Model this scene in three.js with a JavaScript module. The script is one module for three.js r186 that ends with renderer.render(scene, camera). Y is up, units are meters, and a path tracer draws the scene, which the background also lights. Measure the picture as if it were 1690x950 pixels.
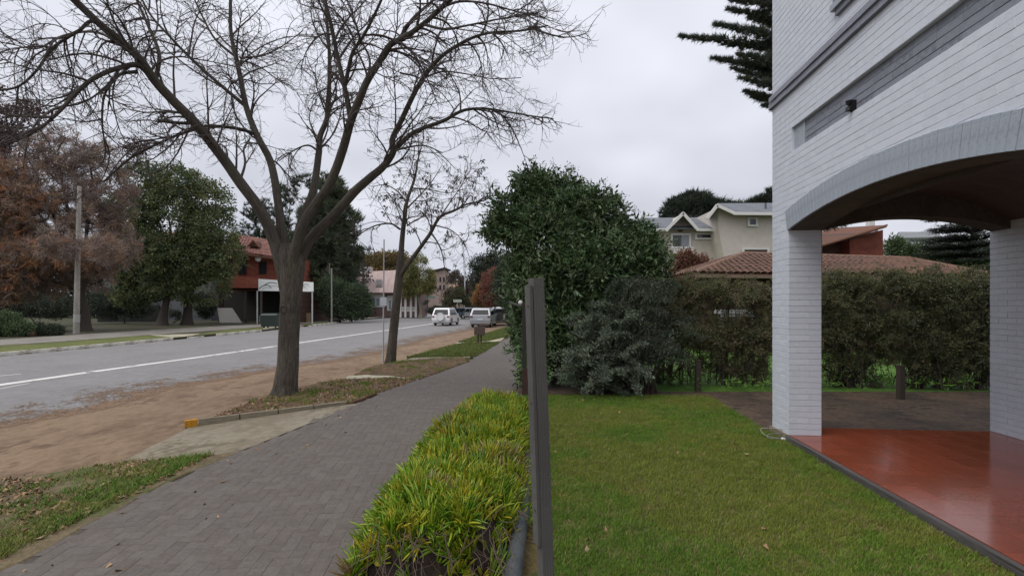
import * as THREE from 'three';
import { mergeGeometries } from 'three/addons/utils/BufferGeometryUtils.js';
import { ImprovedNoise } from 'three/addons/math/ImprovedNoise.js';

// ---------------------------------------------------------------- camera, sky, sun, exposure
const F = 790, CX = 845, CY = 505, EYE = 1.72;            // focal length and principal point in photograph pixels, eye height in metres
const scene = new THREE.Scene();
const camera = new THREE.PerspectiveCamera(2 * Math.atan(475 / F) * 180 / Math.PI, 1690 / 950, 0.05, 600);
camera.position.set(0, EYE, 0);
camera.lookAt(0, EYE, -10);
camera.setViewOffset(1690, 950, 0, -30, 1690, 950);
const renderer = new THREE.WebGLRenderer({ antialias: true });
renderer.toneMapping = THREE.LinearToneMapping;
renderer.toneMappingExposure = 1.2;
renderer.shadowMap.enabled = true;
renderer.shadowMap.type = THREE.PCFSoftShadowMap;

const sun = new THREE.DirectionalLight(new THREE.Color(1, 0.97, 0.93), 1.5);   // a veiled sun, high behind the clouds to the left
sun.position.set(-45, 80, 18);
sun.target.position.set(0, 0, -10);
sun.castShadow = true;
sun.shadow.radius = 80;
sun.shadow.mapSize.set(2048, 2048);
Object.assign(sun.shadow.camera, { left: -80, right: 60, top: 80, bottom: -80, near: 1, far: 260 });
scene.add(sun, sun.target);

const noiser = new ImprovedNoise();
function fbm(x, y, z, oct = 4) { let s = 0, a = 0.5; for (let i = 0; i < oct; i++) { s += a * noiser.noise(x, y, z); x *= 2.03; y *= 2.03; z *= 2.03; a *= 0.5; } return s; }
{
  const W = 512, Hh = 256, data = new Float32Array(W * Hh * 4);
  for (let j = 0; j < Hh; j++) for (let i = 0; i < W; i++) {
    const up = ((j + 0.5) / Hh - 0.5) * Math.PI, az = ((i + 0.5) / W - 0.5) * 2 * Math.PI;
    const y = Math.sin(up), x = Math.cos(up) * Math.cos(az), z = Math.cos(up) * Math.sin(az);
    const k = 1 / (Math.max(y, 0) + 0.22);
    const n = fbm(x * k * 1.1 + 3, z * k * 1.1 + 7, 1.5, 4), n2 = fbm(x * k * 3.1, z * k * 3.1, 8.2, 3);
    let l = 0.575 + 0.2 * Math.max(0, y) + 0.27 * n + 0.1 * n2;
    if (y < 0) l = 0.4;
    const o = (j * W + i) * 4, b = 0.5 + n;
    data[o] = l * (0.94 + 0.03 * b); data[o + 1] = l * (0.98 + 0.012 * b); data[o + 2] = l * (1.115 - 0.03 * b); data[o + 3] = 1;
  }
  const sky = new THREE.DataTexture(data, W, Hh, THREE.RGBAFormat, THREE.FloatType);
  sky.mapping = THREE.EquirectangularReflectionMapping; sky.magFilter = sky.minFilter = THREE.LinearFilter; sky.wrapS = THREE.RepeatWrapping; sky.needsUpdate = true;
  scene.background = sky; scene.environment = sky;
}

// ---------------------------------------------------------------- helpers
function rng(seed) { let s = seed >>> 0; return () => { s = (s + 0x6d2b79f5) | 0; let t = Math.imul(s ^ (s >>> 15), 1 | s); t = (t + Math.imul(t ^ (t >>> 7), 61 | t)) ^ t; return ((t ^ (t >>> 14)) >>> 0) / 4294967296; }; }
const V = (x, y, z) => new THREE.Vector3(x, y, z);
const C = (hex) => new THREE.Color(hex);
const L3 = (r, g, b) => new THREE.Color().setRGB(r, g, b);
const P = (px, py, z) => V((px - CX) / F * z, EYE - (py - CY) / F * z, -z);                 // the place at distance z on a sight line measured in the photograph
const G = (px, py, y = 0) => P(px, py, (EYE - y) * F / (py - CY));                          // where that sight line meets the level y
const used = new Map();
function numbered(n) { const k = used.get(n) ?? 0; used.set(n, k + 1); return k ? n + '_' + String(k).padStart(3, '0') : n; }
function tag(o, label, category, group, kind) { if (label) o.userData.label = label; if (category) o.userData.category = category; if (group) o.userData.group = group; if (kind) o.userData.kind = kind; return o; }
function thing(name, label, category, pos = V(0, 0, 0), turn = 0, group) { const o = new THREE.Group(); o.name = numbered(name); o.position.copy(pos); o.rotation.y = turn; scene.add(o); return tag(o, label, category, group); }
function struct(name, geo, mat, label, category) { const o = new THREE.Mesh(geo, mat); o.name = numbered(name); scene.add(o); o.userData.kind = 'structure'; return tag(o, label, category); }
function part(name, geo, mat, parent, label, kind) { const o = new THREE.Mesh(geo, mat); o.name = name; parent.add(o); if (label) o.userData.label = label; if (kind) o.userData.kind = kind; return o; }
function copyOf(o, pos, turn, label, group) { const c = o.clone(); c.name = numbered(o.name.replace(/_\d+$/, '')); scene.add(c); if (pos) c.position.copy(pos); if (turn !== undefined) c.rotation.y = turn; c.userData = { ...o.userData }; if (label) c.userData.label = label; if (group) c.userData.group = group; return c; }
function box(w, h, d, x = 0, y = 0, z = 0) { return new THREE.BoxGeometry(w, h, d).translate(x, y, z); }         // centred in x and z, y at the middle
function box0(x0, x1, y0, y1, z0, z1) { return new THREE.BoxGeometry(x1 - x0, y1 - y0, z1 - z0).translate((x0 + x1) / 2, (y0 + y1) / 2, (z0 + z1) / 2); }
function cyl(r0, r1, h, x = 0, y = 0, z = 0, s = 14) { return new THREE.CylinderGeometry(r1, r0, h, s).translate(x, y + h / 2, z); }
function bar(a, b, w, d = w) { const g = new THREE.BoxGeometry(w, d, a.distanceTo(b)); const m = new THREE.Matrix4().lookAt(a, b, Math.abs(a.x - b.x) + Math.abs(a.z - b.z) < 1e-6 ? V(1, 0, 0) : V(0, 1, 0)); m.setPosition(a.clone().add(b).multiplyScalar(0.5)); return g.applyMatrix4(m); }
const merge = (gs) => mergeGeometries(gs.map((g) => (g.index ? g.toNonIndexed() : g)).map((g) => { for (const k of Object.keys(g.attributes)) if (!['position', 'normal', 'uv'].includes(k)) g.deleteAttribute(k); if (!g.attributes.uv) g.setAttribute('uv', new THREE.BufferAttribute(new Float32Array(g.attributes.position.count * 2), 2)); return g; }));
class MB {
  constructor() { this.p = []; this.i = []; this.uv = []; this.n = 0; }
  v(x, y, z, u = 0, w = 0) { this.p.push(x, y, z); this.uv.push(u, w); return this.n++; }
  t(a, b, c) { this.i.push(a, b, c); }
  geo() { const g = new THREE.BufferGeometry(); g.setAttribute('position', new THREE.BufferAttribute(new Float32Array(this.p), 3)); g.setAttribute('uv', new THREE.BufferAttribute(new Float32Array(this.uv), 2)); g.setIndex(this.i); g.computeVertexNormals(); return g; }
}
function tube(mb, pts, rad, sides = 6, lump) {
  let nrm = null; const n = pts.length; let len = 0, prev = null;
  const tan = V(), bin = V();
  for (let k = 0; k < n; k++) {
    tan.copy(pts[Math.min(k + 1, n - 1)]).sub(pts[Math.max(k - 1, 0)]).normalize();
    if (!nrm) { nrm = V(tan.y, tan.z, tan.x); }
    nrm.addScaledVector(tan, -nrm.dot(tan)); if (nrm.lengthSq() < 1e-8) nrm.set(tan.z, tan.x, -tan.y); nrm.normalize();
    bin.crossVectors(tan, nrm);
    if (k) len += pts[k].distanceTo(pts[k - 1]);
    const r = typeof rad === 'function' ? rad(k / (n - 1)) : rad[k]; const ring = [];
    const full = sides > 4 ? sides + 1 : sides;
    for (let s = 0; s < full; s++) {
      const a = s / sides * Math.PI * 2; let rr = r; if (lump) rr *= lump(s % sides, k, a, len);
      const c = Math.cos(a) * rr, d = Math.sin(a) * rr;
      ring.push(mb.v(pts[k].x + nrm.x * c + bin.x * d, pts[k].y + nrm.y * c + bin.y * d, pts[k].z + nrm.z * c + bin.z * d, s / sides, len));
    }
    if (prev) for (let s = 0; s < sides; s++) { const s1 = (s + 1) % full; mb.t(prev[s], prev[s1], ring[s]); mb.t(ring[s], prev[s1], ring[s1]); }
    prev = ring;
  }
}
const spline = (pts, n) => new THREE.CatmullRomCurve3(pts, false, 'centripetal').getPoints(n);
// flat outlines on the ground: points are Vector3 (x and z used)
function shapeOf(pts) { return new THREE.Shape(pts.map((p) => new THREE.Vector2(p.x, -p.z))); }
function sheet(pts, y) { return new THREE.ShapeGeometry(shapeOf(pts)).rotateX(-Math.PI / 2).translate(0, y, 0); }
function slab(pts, y0, y1, bevel = 0.02) { const g = new THREE.ExtrudeGeometry(shapeOf(pts), { depth: y1 - y0 - bevel, bevelEnabled: bevel > 0, bevelSize: bevel, bevelThickness: bevel, bevelOffset: -bevel, bevelSegments: 2, steps: 1 }); return g.rotateX(-Math.PI / 2).translate(0, y0, 0); }
function wiggle(pts, amp, step, seed = 1, closed = true) {
  const out = []; const n = pts.length;
  for (let i = 0; i < (closed ? n : n - 1); i++) {
    const a = pts[i], b = pts[(i + 1) % n], d = Math.hypot(a.x - b.x, a.z - b.z), k = Math.max(1, Math.min(60, Math.round(d / step)));
    for (let j = 0; j < k; j++) { const t = j / k, x = a.x + (b.x - a.x) * t, z = a.z + (b.z - a.z) * t; out.push(V(x + amp * 2.4 * fbm(x * 1.7 + seed, z * 1.7, 3.1, 3), 0, z + amp * 2.4 * fbm(x * 1.7, z * 1.7 + seed, 9.7, 3))); }
  }
  if (!closed) out.push(pts[n - 1].clone());
  return out;
}
const inside = (x, z, pts) => { let c = false; for (let i = 0, j = pts.length - 1; i < pts.length; j = i++) { const a = pts[i], b = pts[j]; if ((a.z > z) !== (b.z > z) && x < (b.x - a.x) * (z - a.z) / (b.z - a.z) + a.x) c = !c; } return c; };
const pxy = (list, y = 0) => list.map(([x, py]) => G(x, py, y));

// ---------------------------------------------------------------- textures (tileable, in metres)
function lattice(seed, n) { const r = rng(seed), a = new Float32Array(n * n); for (let i = 0; i < a.length; i++) a[i] = r(); return (x, y) => { const xi = Math.floor(x), yi = Math.floor(y), fx = x - xi, fy = y - yi, u = fx * fx * (3 - 2 * fx), w = fy * fy * (3 - 2 * fy), g = (i, j) => a[(((j % n) + n) % n) * n + (((i % n) + n) % n)]; return (g(xi, yi) * (1 - u) + g(xi + 1, yi) * u) * (1 - w) + (g(xi, yi + 1) * (1 - u) + g(xi + 1, yi + 1) * u) * w; }; }
function tileNoise(seed, freqs, amps, N, sx = 1, sy = 1) { const ls = freqs.map((f, i) => lattice(seed + i * 17, 512)), per = freqs; const out = new Float32Array(N * N); let tot = amps.reduce((s, a) => s + a, 0);
  for (let k = 0; k < freqs.length; k++) { const f = per[k], r = rng(seed * 31 + k), fx = Math.max(1, Math.round(f * sx)), fy = Math.max(1, Math.round(f * sy)), a = new Float32Array(fx * fy); for (let i = 0; i < a.length; i++) a[i] = r();
    for (let j = 0; j < N; j++) for (let i = 0; i < N; i++) { const x = i / N * fx, y = j / N * fy, xi = Math.floor(x), yi = Math.floor(y), tx = x - xi, ty = y - yi, u = tx * tx * (3 - 2 * tx), w = ty * ty * (3 - 2 * ty), x1 = (xi + 1) % fx, y1 = (yi + 1) % fy;
      out[j * N + i] += amps[k] / tot * ((a[yi * fx + xi] * (1 - u) + a[yi * fx + x1] * u) * (1 - w) + (a[y1 * fx + xi] * (1 - u) + a[y1 * fx + x1] * u) * w); } }
  return out; }
function texture(N, fn, metres, srgb = true) { const d = new Uint8Array(N * N * 4); for (let i = 0; i < N * N; i++) { const c = fn(i, i % N, Math.floor(i / N)); d[i * 4] = Math.max(0, Math.min(255, c[0])); d[i * 4 + 1] = Math.max(0, Math.min(255, c[1])); d[i * 4 + 2] = Math.max(0, Math.min(255, c[2])); d[i * 4 + 3] = 255; }
  const t = new THREE.DataTexture(d, N, N, THREE.RGBAFormat); t.wrapS = t.wrapT = THREE.RepeatWrapping; t.magFilter = THREE.LinearFilter; t.minFilter = THREE.LinearMipmapLinearFilter; t.generateMipmaps = true; if (srgb) t.colorSpace = THREE.SRGBColorSpace; t.repeat.set(1 / metres[0], 1 / metres[1]); t.needsUpdate = true; return t; }
const mix3 = (a, b, t) => [a[0] + (b[0] - a[0]) * t, a[1] + (b[1] - a[1]) * t, a[2] + (b[2] - a[2]) * t];
const clamp01 = (t) => Math.max(0, Math.min(1, t)), ss = (a, b, t) => { t = clamp01((t - a) / (b - a)); return t * t * (3 - 2 * t); };
// cols: [a, b] base tones by broad noise, speck: tone added by fine noise, blot: patches of a third tone
function surface({ seed, N = 512, metres = [2, 2], a, b, fine = 14, blot, blotAt = 0.62, sx = 1, sy = 1, bump = 0.004, rough = 0.9, metal = 0, extra = {} }) {
  const big = tileNoise(seed, [3, 7, 15], [1, 0.7, 0.5], N, sx, sy), mid = tileNoise(seed + 5, [24, 51], [1, 0.8], N, sx, sy), fin = tileNoise(seed + 9, [120, 250], [0.6, 1], N, Math.min(1, sx), Math.min(1, sy)), bl = tileNoise(seed + 13, [5, 13, 40], [1, 0.8, 0.5], N, sx, sy);
  const map = texture(N, (i) => { let c = mix3(a, b, ss(0.3, 0.7, big[i] * 0.6 + mid[i] * 0.4)); if (blot) c = mix3(c, blot, ss(blotAt - 0.04, blotAt + 0.05, bl[i])); const g = (fin[i] - 0.5) * fine * 2 + (mid[i] - 0.5) * fine; return [c[0] + g, c[1] + g, c[2] + g]; }, metres);
  const bm = texture(N, (i) => { const g = 255 * (0.25 * big[i] + 0.35 * mid[i] + 0.4 * fin[i]); return [g, g, g]; }, metres, false);
  return new THREE.MeshStandardMaterial({ map, bumpMap: bump ? bm : null, bumpScale: bump, roughness: rough, metalness: metal, ...extra });
}
const plain = (c, rough = 0.7, extra = {}) => new THREE.MeshStandardMaterial({ color: c, roughness: rough, ...extra });
function scatter(name, geo, mat, list, parent, label) {
  const o = new THREE.InstancedMesh(geo, mat, list.length); o.name = name; list.forEach((e, i) => { o.setMatrixAt(i, e.m); if (e.c) o.setColorAt(i, e.c); });
  o.instanceMatrix.needsUpdate = true; o.userData.kind = 'stuff'; if (label) o.userData.label = label; parent.add(o); return o;
}
const _q = new THREE.Quaternion(), _e = new THREE.Euler(), _s = V();
function mat4(p, rx, ry, rz, s, sy = s, sz = s) { return new THREE.Matrix4().compose(p, _q.setFromEuler(_e.set(rx, ry, rz, 'YXZ')), _s.set(s, sy, sz)); }
function jitterCol(c, r, dv = 0.25, dh = 0.12) { const v = 1 + (r() - 0.5) * 2 * dv; return new THREE.Color().setRGB(Math.max(0, c.r * v * (1 + (r() - 0.5) * dh * 2)), Math.max(0, c.g * v), Math.max(0, c.b * v * (1 + (r() - 0.5) * dh * 2))); }
// ---------------------------------------------------------------- the ground, road and pavements
const ROAD = -0.12;
const M = {};
M.earth = surface({ seed: 3, metres: [5, 5], a: [74, 68, 44], b: [92, 84, 60], fine: 14, bump: 0.02 });
M.asphalt = surface({ seed: 11, metres: [4, 4], a: [122, 119, 117], b: [130, 127, 125], fine: 9, bump: 0.004, rough: 0.85 });
M.dirt = surface({ seed: 21, metres: [2.6, 4.5], a: [114, 91, 69], b: [131, 108, 84], blot: [101, 79, 59], blotAt: 0.68, fine: 11, bump: 0.012 });
M.concrete = surface({ seed: 31, metres: [2.4, 2.4], a: [118, 108, 88], b: [136, 127, 108], blot: [104, 94, 74], blotAt: 0.64, fine: 8, bump: 0.003, rough: 0.85 });
M.pale_concrete = surface({ seed: 33, metres: [2, 2], a: [158, 150, 128], b: [178, 171, 150], blot: [132, 122, 98], fine: 9, bump: 0.004 });
M.far_walk = surface({ seed: 35, metres: [3, 3], a: [120, 114, 106], b: [140, 134, 124], fine: 9, bump: 0.004 });
M.joint = surface({ seed: 37, metres: [1, 1], a: [76, 69, 63], b: [84, 77, 70], fine: 10, bump: 0.004 });
M.turf = surface({ seed: 41, metres: [3, 3], a: [66, 72, 26], b: [92, 86, 38], blot: [98, 84, 46], blotAt: 0.65, fine: 15, bump: 0.02 });
M.verge = surface({ seed: 43, metres: [2.5, 2.5], a: [88, 76, 52], b: [104, 90, 64], blot: [80, 84, 40], blotAt: 0.6, fine: 18, bump: 0.02 });
M.grass_far = surface({ seed: 45, metres: [3, 3], a: [78, 88, 32], b: [98, 102, 44], blot: [112, 98, 52], blotAt: 0.68, fine: 15, bump: 0.02 });
M.bright_lawn = surface({ seed: 47, metres: [3, 3], a: [60, 96, 18], b: [76, 110, 26], fine: 14, bump: 0.02 });
M.soil = surface({ seed: 49, metres: [1.6, 1.6], a: [66, 52, 40], b: [86, 68, 52], blot: [52, 42, 32], fine: 15, bump: 0.015 });
M.litter = surface({ seed: 51, metres: [1.4, 1.4], a: [88, 64, 42], b: [108, 82, 54], blot: [66, 50, 32], fine: 20, bump: 0.015 });
M.kerb = surface({ seed: 53, metres: [1.2, 1.2], a: [200, 195, 182], b: [220, 216, 205], blot: [120, 110, 92], blotAt: 0.66, fine: 10, bump: 0.003 });
M.line = surface({ seed: 55, metres: [1.5, 1.5], a: [206, 204, 198], b: [222, 220, 214], blot: [150, 148, 144], blotAt: 0.66, fine: 9, bump: 0.001 });

struct('ground', new THREE.PlaneGeometry(900, 900).rotateX(-Math.PI / 2).translate(0, -0.16, 0), M.earth, 'olive brown earth stretching away to the horizon', 'ground');
const kerbPx = [[0, 588], [149, 574], [290, 560.5], [430, 547], [541, 534.8], [596, 527.5], [640, 522.5]];
const kerbLine = kerbPx.map(([x, y]) => G(x, y, ROAD));
kerbLine.unshift(V(kerbLine[0].x - 0.2, 0, 6), V(kerbLine[0].x, 0, -9)); kerbLine[0].z = 14;
kerbLine.push(V(-36, 0, -104), V(-60, 0, -112));
// the carriageway, from behind the camera to the bend
{
  const pts = [V(-1.5, 0, 14), ...kerbLine.map((p) => p.clone()), V(-60, 0, -150), V(20, 0, -150), V(6, 0, -70), V(2.2, 0, -40), V(-1.2, 0, -26)];
  struct('road', sheet(pts, ROAD), M.asphalt, 'grey asphalt carriageway of the avenue', 'road');
  const dirtEdge = wiggle([V(-8.3, 0, 14), V(-8, 0, 0), ...pxy([[0, 705], [200, 660], [440, 613], [600, 587], [700, 560], [770, 545.5], [790, 541]], ROAD), V(-3.2, 0, -60)], 0.42, 0.7, 5, false);
  // loose sand thinning out over the asphalt beyond the edge
  { const N = 512, n = tileNoise(29, [5, 20, 64, 150], [0.7, 0.7, 1.1, 1.3], N), al = texture(N, (i, x) => { const k = n[i] > 0.38 + 0.3 * Math.pow(x / N, 0.7) ? 255 : 0; return [k, k, k]; }, [1, 1], false), mb = new MB(); al.wrapS = THREE.ClampToEdgeWrapping; let len = 0;
    for (let i = 0; i < dirtEdge.length; i++) { const p = dirtEdge[i]; if (i) len += p.distanceTo(dirtEdge[i - 1]); const w = 1.7; mb.v(p.x + 0.25, ROAD + 0.009, p.z, 0.01, len / 3.2); mb.v(p.x - w, ROAD + 0.009, p.z, 0.99, len / 3.2); if (i) { const k = i * 2; mb.t(k - 2, k, k - 1); mb.t(k - 1, k, k + 1); } }
    const g = mb.geo(), nn = g.attributes.normal; if (nn.getY(10) < 0) { const ix = g.index.array; for (let k = 0; k < ix.length; k += 3) { const t = ix[k + 1]; ix[k + 1] = ix[k + 2]; ix[k + 2] = t; } g.computeVertexNormals(); }
    struct('loose_sand', g, new THREE.MeshStandardMaterial({ color: C('#785f48'), alphaMap: al, alphaTest: 0.5, roughness: 0.95 }), 'thin loose sand blown from the shoulder over the asphalt', 'sand'); }
  const pts2 = [...dirtEdge, V(5, 0, -60), V(1, 0, -30), V(-1.5, 0, -15), V(-2.5, 0, 14)];
  struct('road_shoulder', sheet(pts2, ROAD + 0.005), M.dirt, 'brown sandy dirt shoulder along the near side of the road', 'road shoulder');
}
// ground beyond the far kerb and beyond the lawn
{
  const pts = [V(-18.9, 0, 14), ...kerbLine.slice(1).map((p) => V(p.x - 0.14, 0, p.z)), V(-200, 0, -112), V(-200, 0, 14)];
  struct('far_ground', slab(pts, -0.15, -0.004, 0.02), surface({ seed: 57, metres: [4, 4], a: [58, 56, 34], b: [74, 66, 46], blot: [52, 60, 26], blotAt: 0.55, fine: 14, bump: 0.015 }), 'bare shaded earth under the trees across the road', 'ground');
  const edgeBack = (l) => pxy(l, ROAD).map((p) => V(p.x - 0.13, 0, p.z));
  const g1 = pxy([[-60, 577], [0, 570.5], [100, 564], [200, 556], [246, 553], [292, 556]], 0).concat(edgeBack([[286, 561], [149, 574], [0, 588], [-60, 593.6]]));
  struct('far_verge', sheet(g1, 0.004), M.grass_far, 'green grass strip behind the white kerb, left of the driveway', 'grass verge');
  const g2 = pxy([[330, 551], [372, 544.5], [434, 539.5]], 0).concat(edgeBack([[434, 546.6], [395, 550.2], [322, 557]]));
  struct('far_verge', sheet(g2, 0.004), M.grass_far, 'grass strip in front of the red brick building', 'grass verge');
  const g3 = pxy([[495, 536.5], [530, 532], [590, 526]], 0).concat(edgeBack([[590, 528.2], [541, 534.8], [505, 539]]));
  struct('far_verge', sheet(g3, 0.004), M.grass_far, 'small grass patch on the far side, right of the large trunk', 'grass verge');
  const walk = pxy([[-60, 566], [0, 560.5], [120, 552.5], [240, 545], [330, 540], [430, 534.5], [520, 529.5], [600, 524], [640, 521], [640, 523], [590, 527], [530, 531.6], [434, 539], [372, 544], [246, 552.6], [100, 563.4], [0, 570], [-60, 576]], 0);
  struct('far_pavement', sheet(walk, 0.008), M.far_walk, 'grey pavement running along the far side of the road', 'pavement');
  const drive = pxy([[246, 552.6], [330, 550.5]], 0).concat(edgeBack([[320, 557.4], [288, 560.8]]));
  struct('far_driveway', sheet(drive, 0.006), M.pale_concrete, 'pale concrete driveway crossing the far grass strip', 'driveway');
  const drive2 = pxy([[434, 539], [495, 536]], 0).concat(edgeBack([[503, 539.4], [436, 546.4]]));
  struct('far_driveway', sheet(drive2, 0.006), M.pale_concrete, 'pale concrete ramp beside the dark green bin', 'driveway');
}
// far kerb, stone by stone
{
  const kerb = new THREE.Group(); kerb.name = 'far_kerb'; scene.add(kerb); tag(kerb, 'white painted kerb stones along the far side of the road', 'kerb', null, 'structure');
  const crv = spline(kerbLine.slice(1, 9), 400); let acc = 0, start = crv[0], k = 0; const r = rng(5);
  for (let i = 1; i < crv.length; i++) {
    acc += crv[i].distanceTo(crv[i - 1]);
    if (acc > 1.15) {
      const a = start.clone(), b = crv[i].clone(); a.y = b.y = 0; const px = CX + b.x / -b.z * F;
      const low = (px > 292 && px < 372) || (px > 434 && px < 520);
      if (b.z < -6 && b.z > -85 && (!low || r() < 0.3)) {
        const d = b.clone().sub(a), len = d.length() - 0.02; const h = low ? 0.08 : 0.15;
        const m = part('kerb_stone', box(0.16, h, len), M.kerb, kerb); m.position.set((a.x + b.x) / 2 - 0.05 + (r() - 0.5) * 0.02, -0.13 + h / 2 + (r() - 0.5) * 0.01, (a.z + b.z) / 2); m.rotation.y = Math.atan2(d.x, d.z) + (r() - 0.5) * 0.012;
      }
      start = crv[i]; acc = 0;
    }
  }
}
// the painted line, in worn lengths
{
  const line = new THREE.Group(); line.name = 'road_line'; scene.add(line); tag(line, 'worn white centre line painted along the road', 'road marking', null, 'structure');
  const pts = [V(-13.2, 0, 4), V(-12.9, 0, -4), ...pxy([[0, 635], [146, 614.2]], ROAD)], pts2 = pxy([[151, 613.4], [340, 587.6], [560, 556], [720, 533.2]], ROAD);
  const strip = (ps, w, seed) => { const r = wiggle(ps, 0.02, 0.5, seed, false), l = []; for (let i = 0; i < r.length; i++) { const a = r[Math.max(0, i - 1)], b = r[Math.min(r.length - 1, i + 1)], d = b.clone().sub(a).normalize(); l.push([r[i].clone().add(V(-d.z * w / 2, 0, d.x * w / 2)), r[i].clone().add(V(d.z * w / 2, 0, -d.x * w / 2))]); } return [...l.map((e) => e[0]), ...l.reverse().map((e) => e[1])]; };
  part('line_strip', sheet(strip(pts, 0.3, 2), ROAD + 0.004), M.line, line); part('line_strip', sheet(strip(pts2, 0.28, 3), ROAD + 0.004), M.line, line);
  part('line_strip', sheet(strip(pxy([[-40, 650], [85, 627]], ROAD).map((p) => p.add(V(-0.05, 0, 0.5))), 0.05, 7), ROAD + 0.004), M.line, line);
  part('line_strip', sheet(strip(pxy([[-20, 622], [34, 617]], ROAD), 0.09, 9), ROAD + 0.004), M.line, line);
}
// near side: paver pavement, driveway apron, verges
const walkLeft = [V(-3.25, 0, 3), V(-3.3, 0, -3.0), V(-3.38, 0, -4.4), ...pxy([[390, 745], [457, 720], [588, 665], [648, 641], [771, 597], [823, 566], [840, 556]])], walkRight = [V(0.5, 0, -34), V(0.1, 0, -22), V(0.15, 0, -14), V(0.1, 0, -10), V(-0.2, 0, -8.4), V(-0.45, 0, -7.4), V(-0.7, 0, -5.5), V(-0.7, 0, -3), V(-0.7, 0, 3)];
const walkPoly = [...walkLeft, V(0.3, 0, -34), ...walkRight];
{
  const walk = struct('pavement', slab(walkPoly, -0.15, -0.006, 0.01), M.joint, 'grey brown brick paver pavement leading away beside the lawn', 'pavement');
  const pm = [0, 1, 2, 3, 4].map((k) => surface({ seed: 61 + k * 3, N: 128, metres: [0.5, 0.5], a: [[90, 82, 75], [92, 84, 77], [88, 80, 73], [93, 86, 79], [90, 83, 77]][k], b: [[99, 91, 84], [101, 93, 86], [97, 89, 82], [102, 95, 88], [99, 92, 86]][k], fine: 8, bump: 0.002, rough: 0.85 }));
  const geos = [0, 1, 2, 3].map((k) => { const g = chamfer([[-0.0995, -0.0495], [0.0995, -0.0495], [0.0995, 0.0495], [-0.0995, 0.0495]], 0.012, 0.0011).rotateX(-Math.PI / 2); const u = g.attributes.uv; for (let i = 0; i < u.count; i++) u.setXY(i, u.getX(i) + k * 0.13, u.getY(i) + k * 0.21); return g; });
  const turn = 0.1, r = rng(77), list = [];
  // herringbone in the direction of the walk
  for (let i = -90; i < 90; i++) for (let j = -280; j < 60; j++) {
    const k = ((i - j) % 4 + 4) % 4; let x, z, rot;
    if (k === 0) { x = i * 0.1 + 0.1; z = j * 0.1 + 0.05; rot = 0; } else if (k === 3) { x = i * 0.1 + 0.05; z = j * 0.1 + 0.1; rot = Math.PI / 2; } else continue;
    const wx = -1.4 + x * Math.cos(turn) + z * Math.sin(turn), wz = -6 - x * Math.sin(turn) + z * Math.cos(turn);
    if (wz > -1.8 || wz < -30 || !inside(wx, wz, walkPoly)) continue;
    const px = CX + wx / -wz * F, py = CY + EYE / -wz * F, seen = py < 955 && px > 40 && px < 900;
    list.push({ wx, wz, rot: rot + turn, y: (r() - 0.5) * 0.002 + 0.02 * 0, tx: (r() - 0.5) * 0.008, tz: (r() - 0.5) * 0.008, m: Math.floor(r() * 5), g: Math.floor(r() * 4), size: seen ? 1 / (wz * wz * -wz) : 0 });
  }
  list.sort((a, b) => b.size - a.size);
  const rest = [[], [], [], [], []];
  list.forEach((e, i) => {
    if (i < 300) { const o = part('paver', geos[e.g], pm[e.m], walk); o.position.set(e.wx, -0.012 + e.y, e.wz); o.rotation.set(e.tx, e.rot, e.tz, 'YXZ'); } else rest[e.m].push(geos[e.g].clone().applyMatrix4(mat4(V(e.wx, -0.012 + e.y, e.wz), e.tx, e.rot, e.tz, 1)));
  });
  rest.forEach((gs, k) => gs.length && part('paver_field', merge(gs), pm[k], walk, null, 'stuff'));
}
const apronPts = [G(165, 770), G(330, 704, -0.09), G(588, 665), G(457, 720), G(390, 745)];
{
  const mb = new MB(), q = [V(-4.5, -0.1, -5.12), V(-4.86, -0.1, -7.3), V(-2.7, 0.0, -8.5), V(-3.24, 0.0, -5.62)], N = 14;
  for (let i = 0; i <= N; i++) for (let j = 0; j <= N; j++) { const u = i / N, w = j / N, a = q[0].clone().lerp(q[1], w), b = q[3].clone().lerp(q[2], w), p = a.lerp(b, u); mb.v(p.x + (i === 0 ? 0.05 * fbm(p.z * 3, 1, 2) : 0), p.y + 0.008 * fbm(p.x * 2, p.z * 2, 4) + 0.002, p.z, p.x, p.z); }
  for (let i = 0; i < N; i++) for (let j = 0; j < N; j++) { const a = i * (N + 1) + j; mb.t(a, a + N + 1, a + 1); mb.t(a + 1, a + N + 1, a + N + 2); }
  let g = mb.geo(); if (g.attributes.normal.getY(40) < 0) { g.setIndex(g.index.array.reduce((s, v, k, arr) => { if (k % 3 === 0) s.push(arr[k], arr[k + 2], arr[k + 1]); return s; }, [])); g.computeVertexNormals(); }
  struct('driveway', g, M.concrete, 'worn concrete driveway apron sloping from the pavement to the dirt shoulder', 'driveway');
}
const vergeA = wiggle([V(-3.24, 0, 1), V(-5.3, 0, 1), V(-5.3, 0, -3.5), V(-5.1, 0, -4.75), V(-4.45, 0, -5.2), V(-3.7, 0, -5.45), V(-3.24, 0, -5.68), V(-3.36, 0, -4.5), V(-3.28, 0, -3.2)], 0.06, 0.25, 4);
const vergeB = wiggle(pxy([[350, 689], [430, 656], [500, 637], [566, 625], [650, 624], [688, 627], [648, 641], [580, 664], [500, 671]]), 0.05, 0.35, 6);
const vergeC = wiggle(pxy([[583, 619], [610, 607], [650, 598], [700, 593], [764, 590], [774, 597], [690, 627], [650, 621.5]]), 0.06, 0.4, 7);
const vergeD = wiggle(pxy([[672, 590.5], [745, 570.5], [774, 565.5], [822, 565.8], [790, 585], [772, 589]]), 0.06, 0.5, 8);
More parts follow.
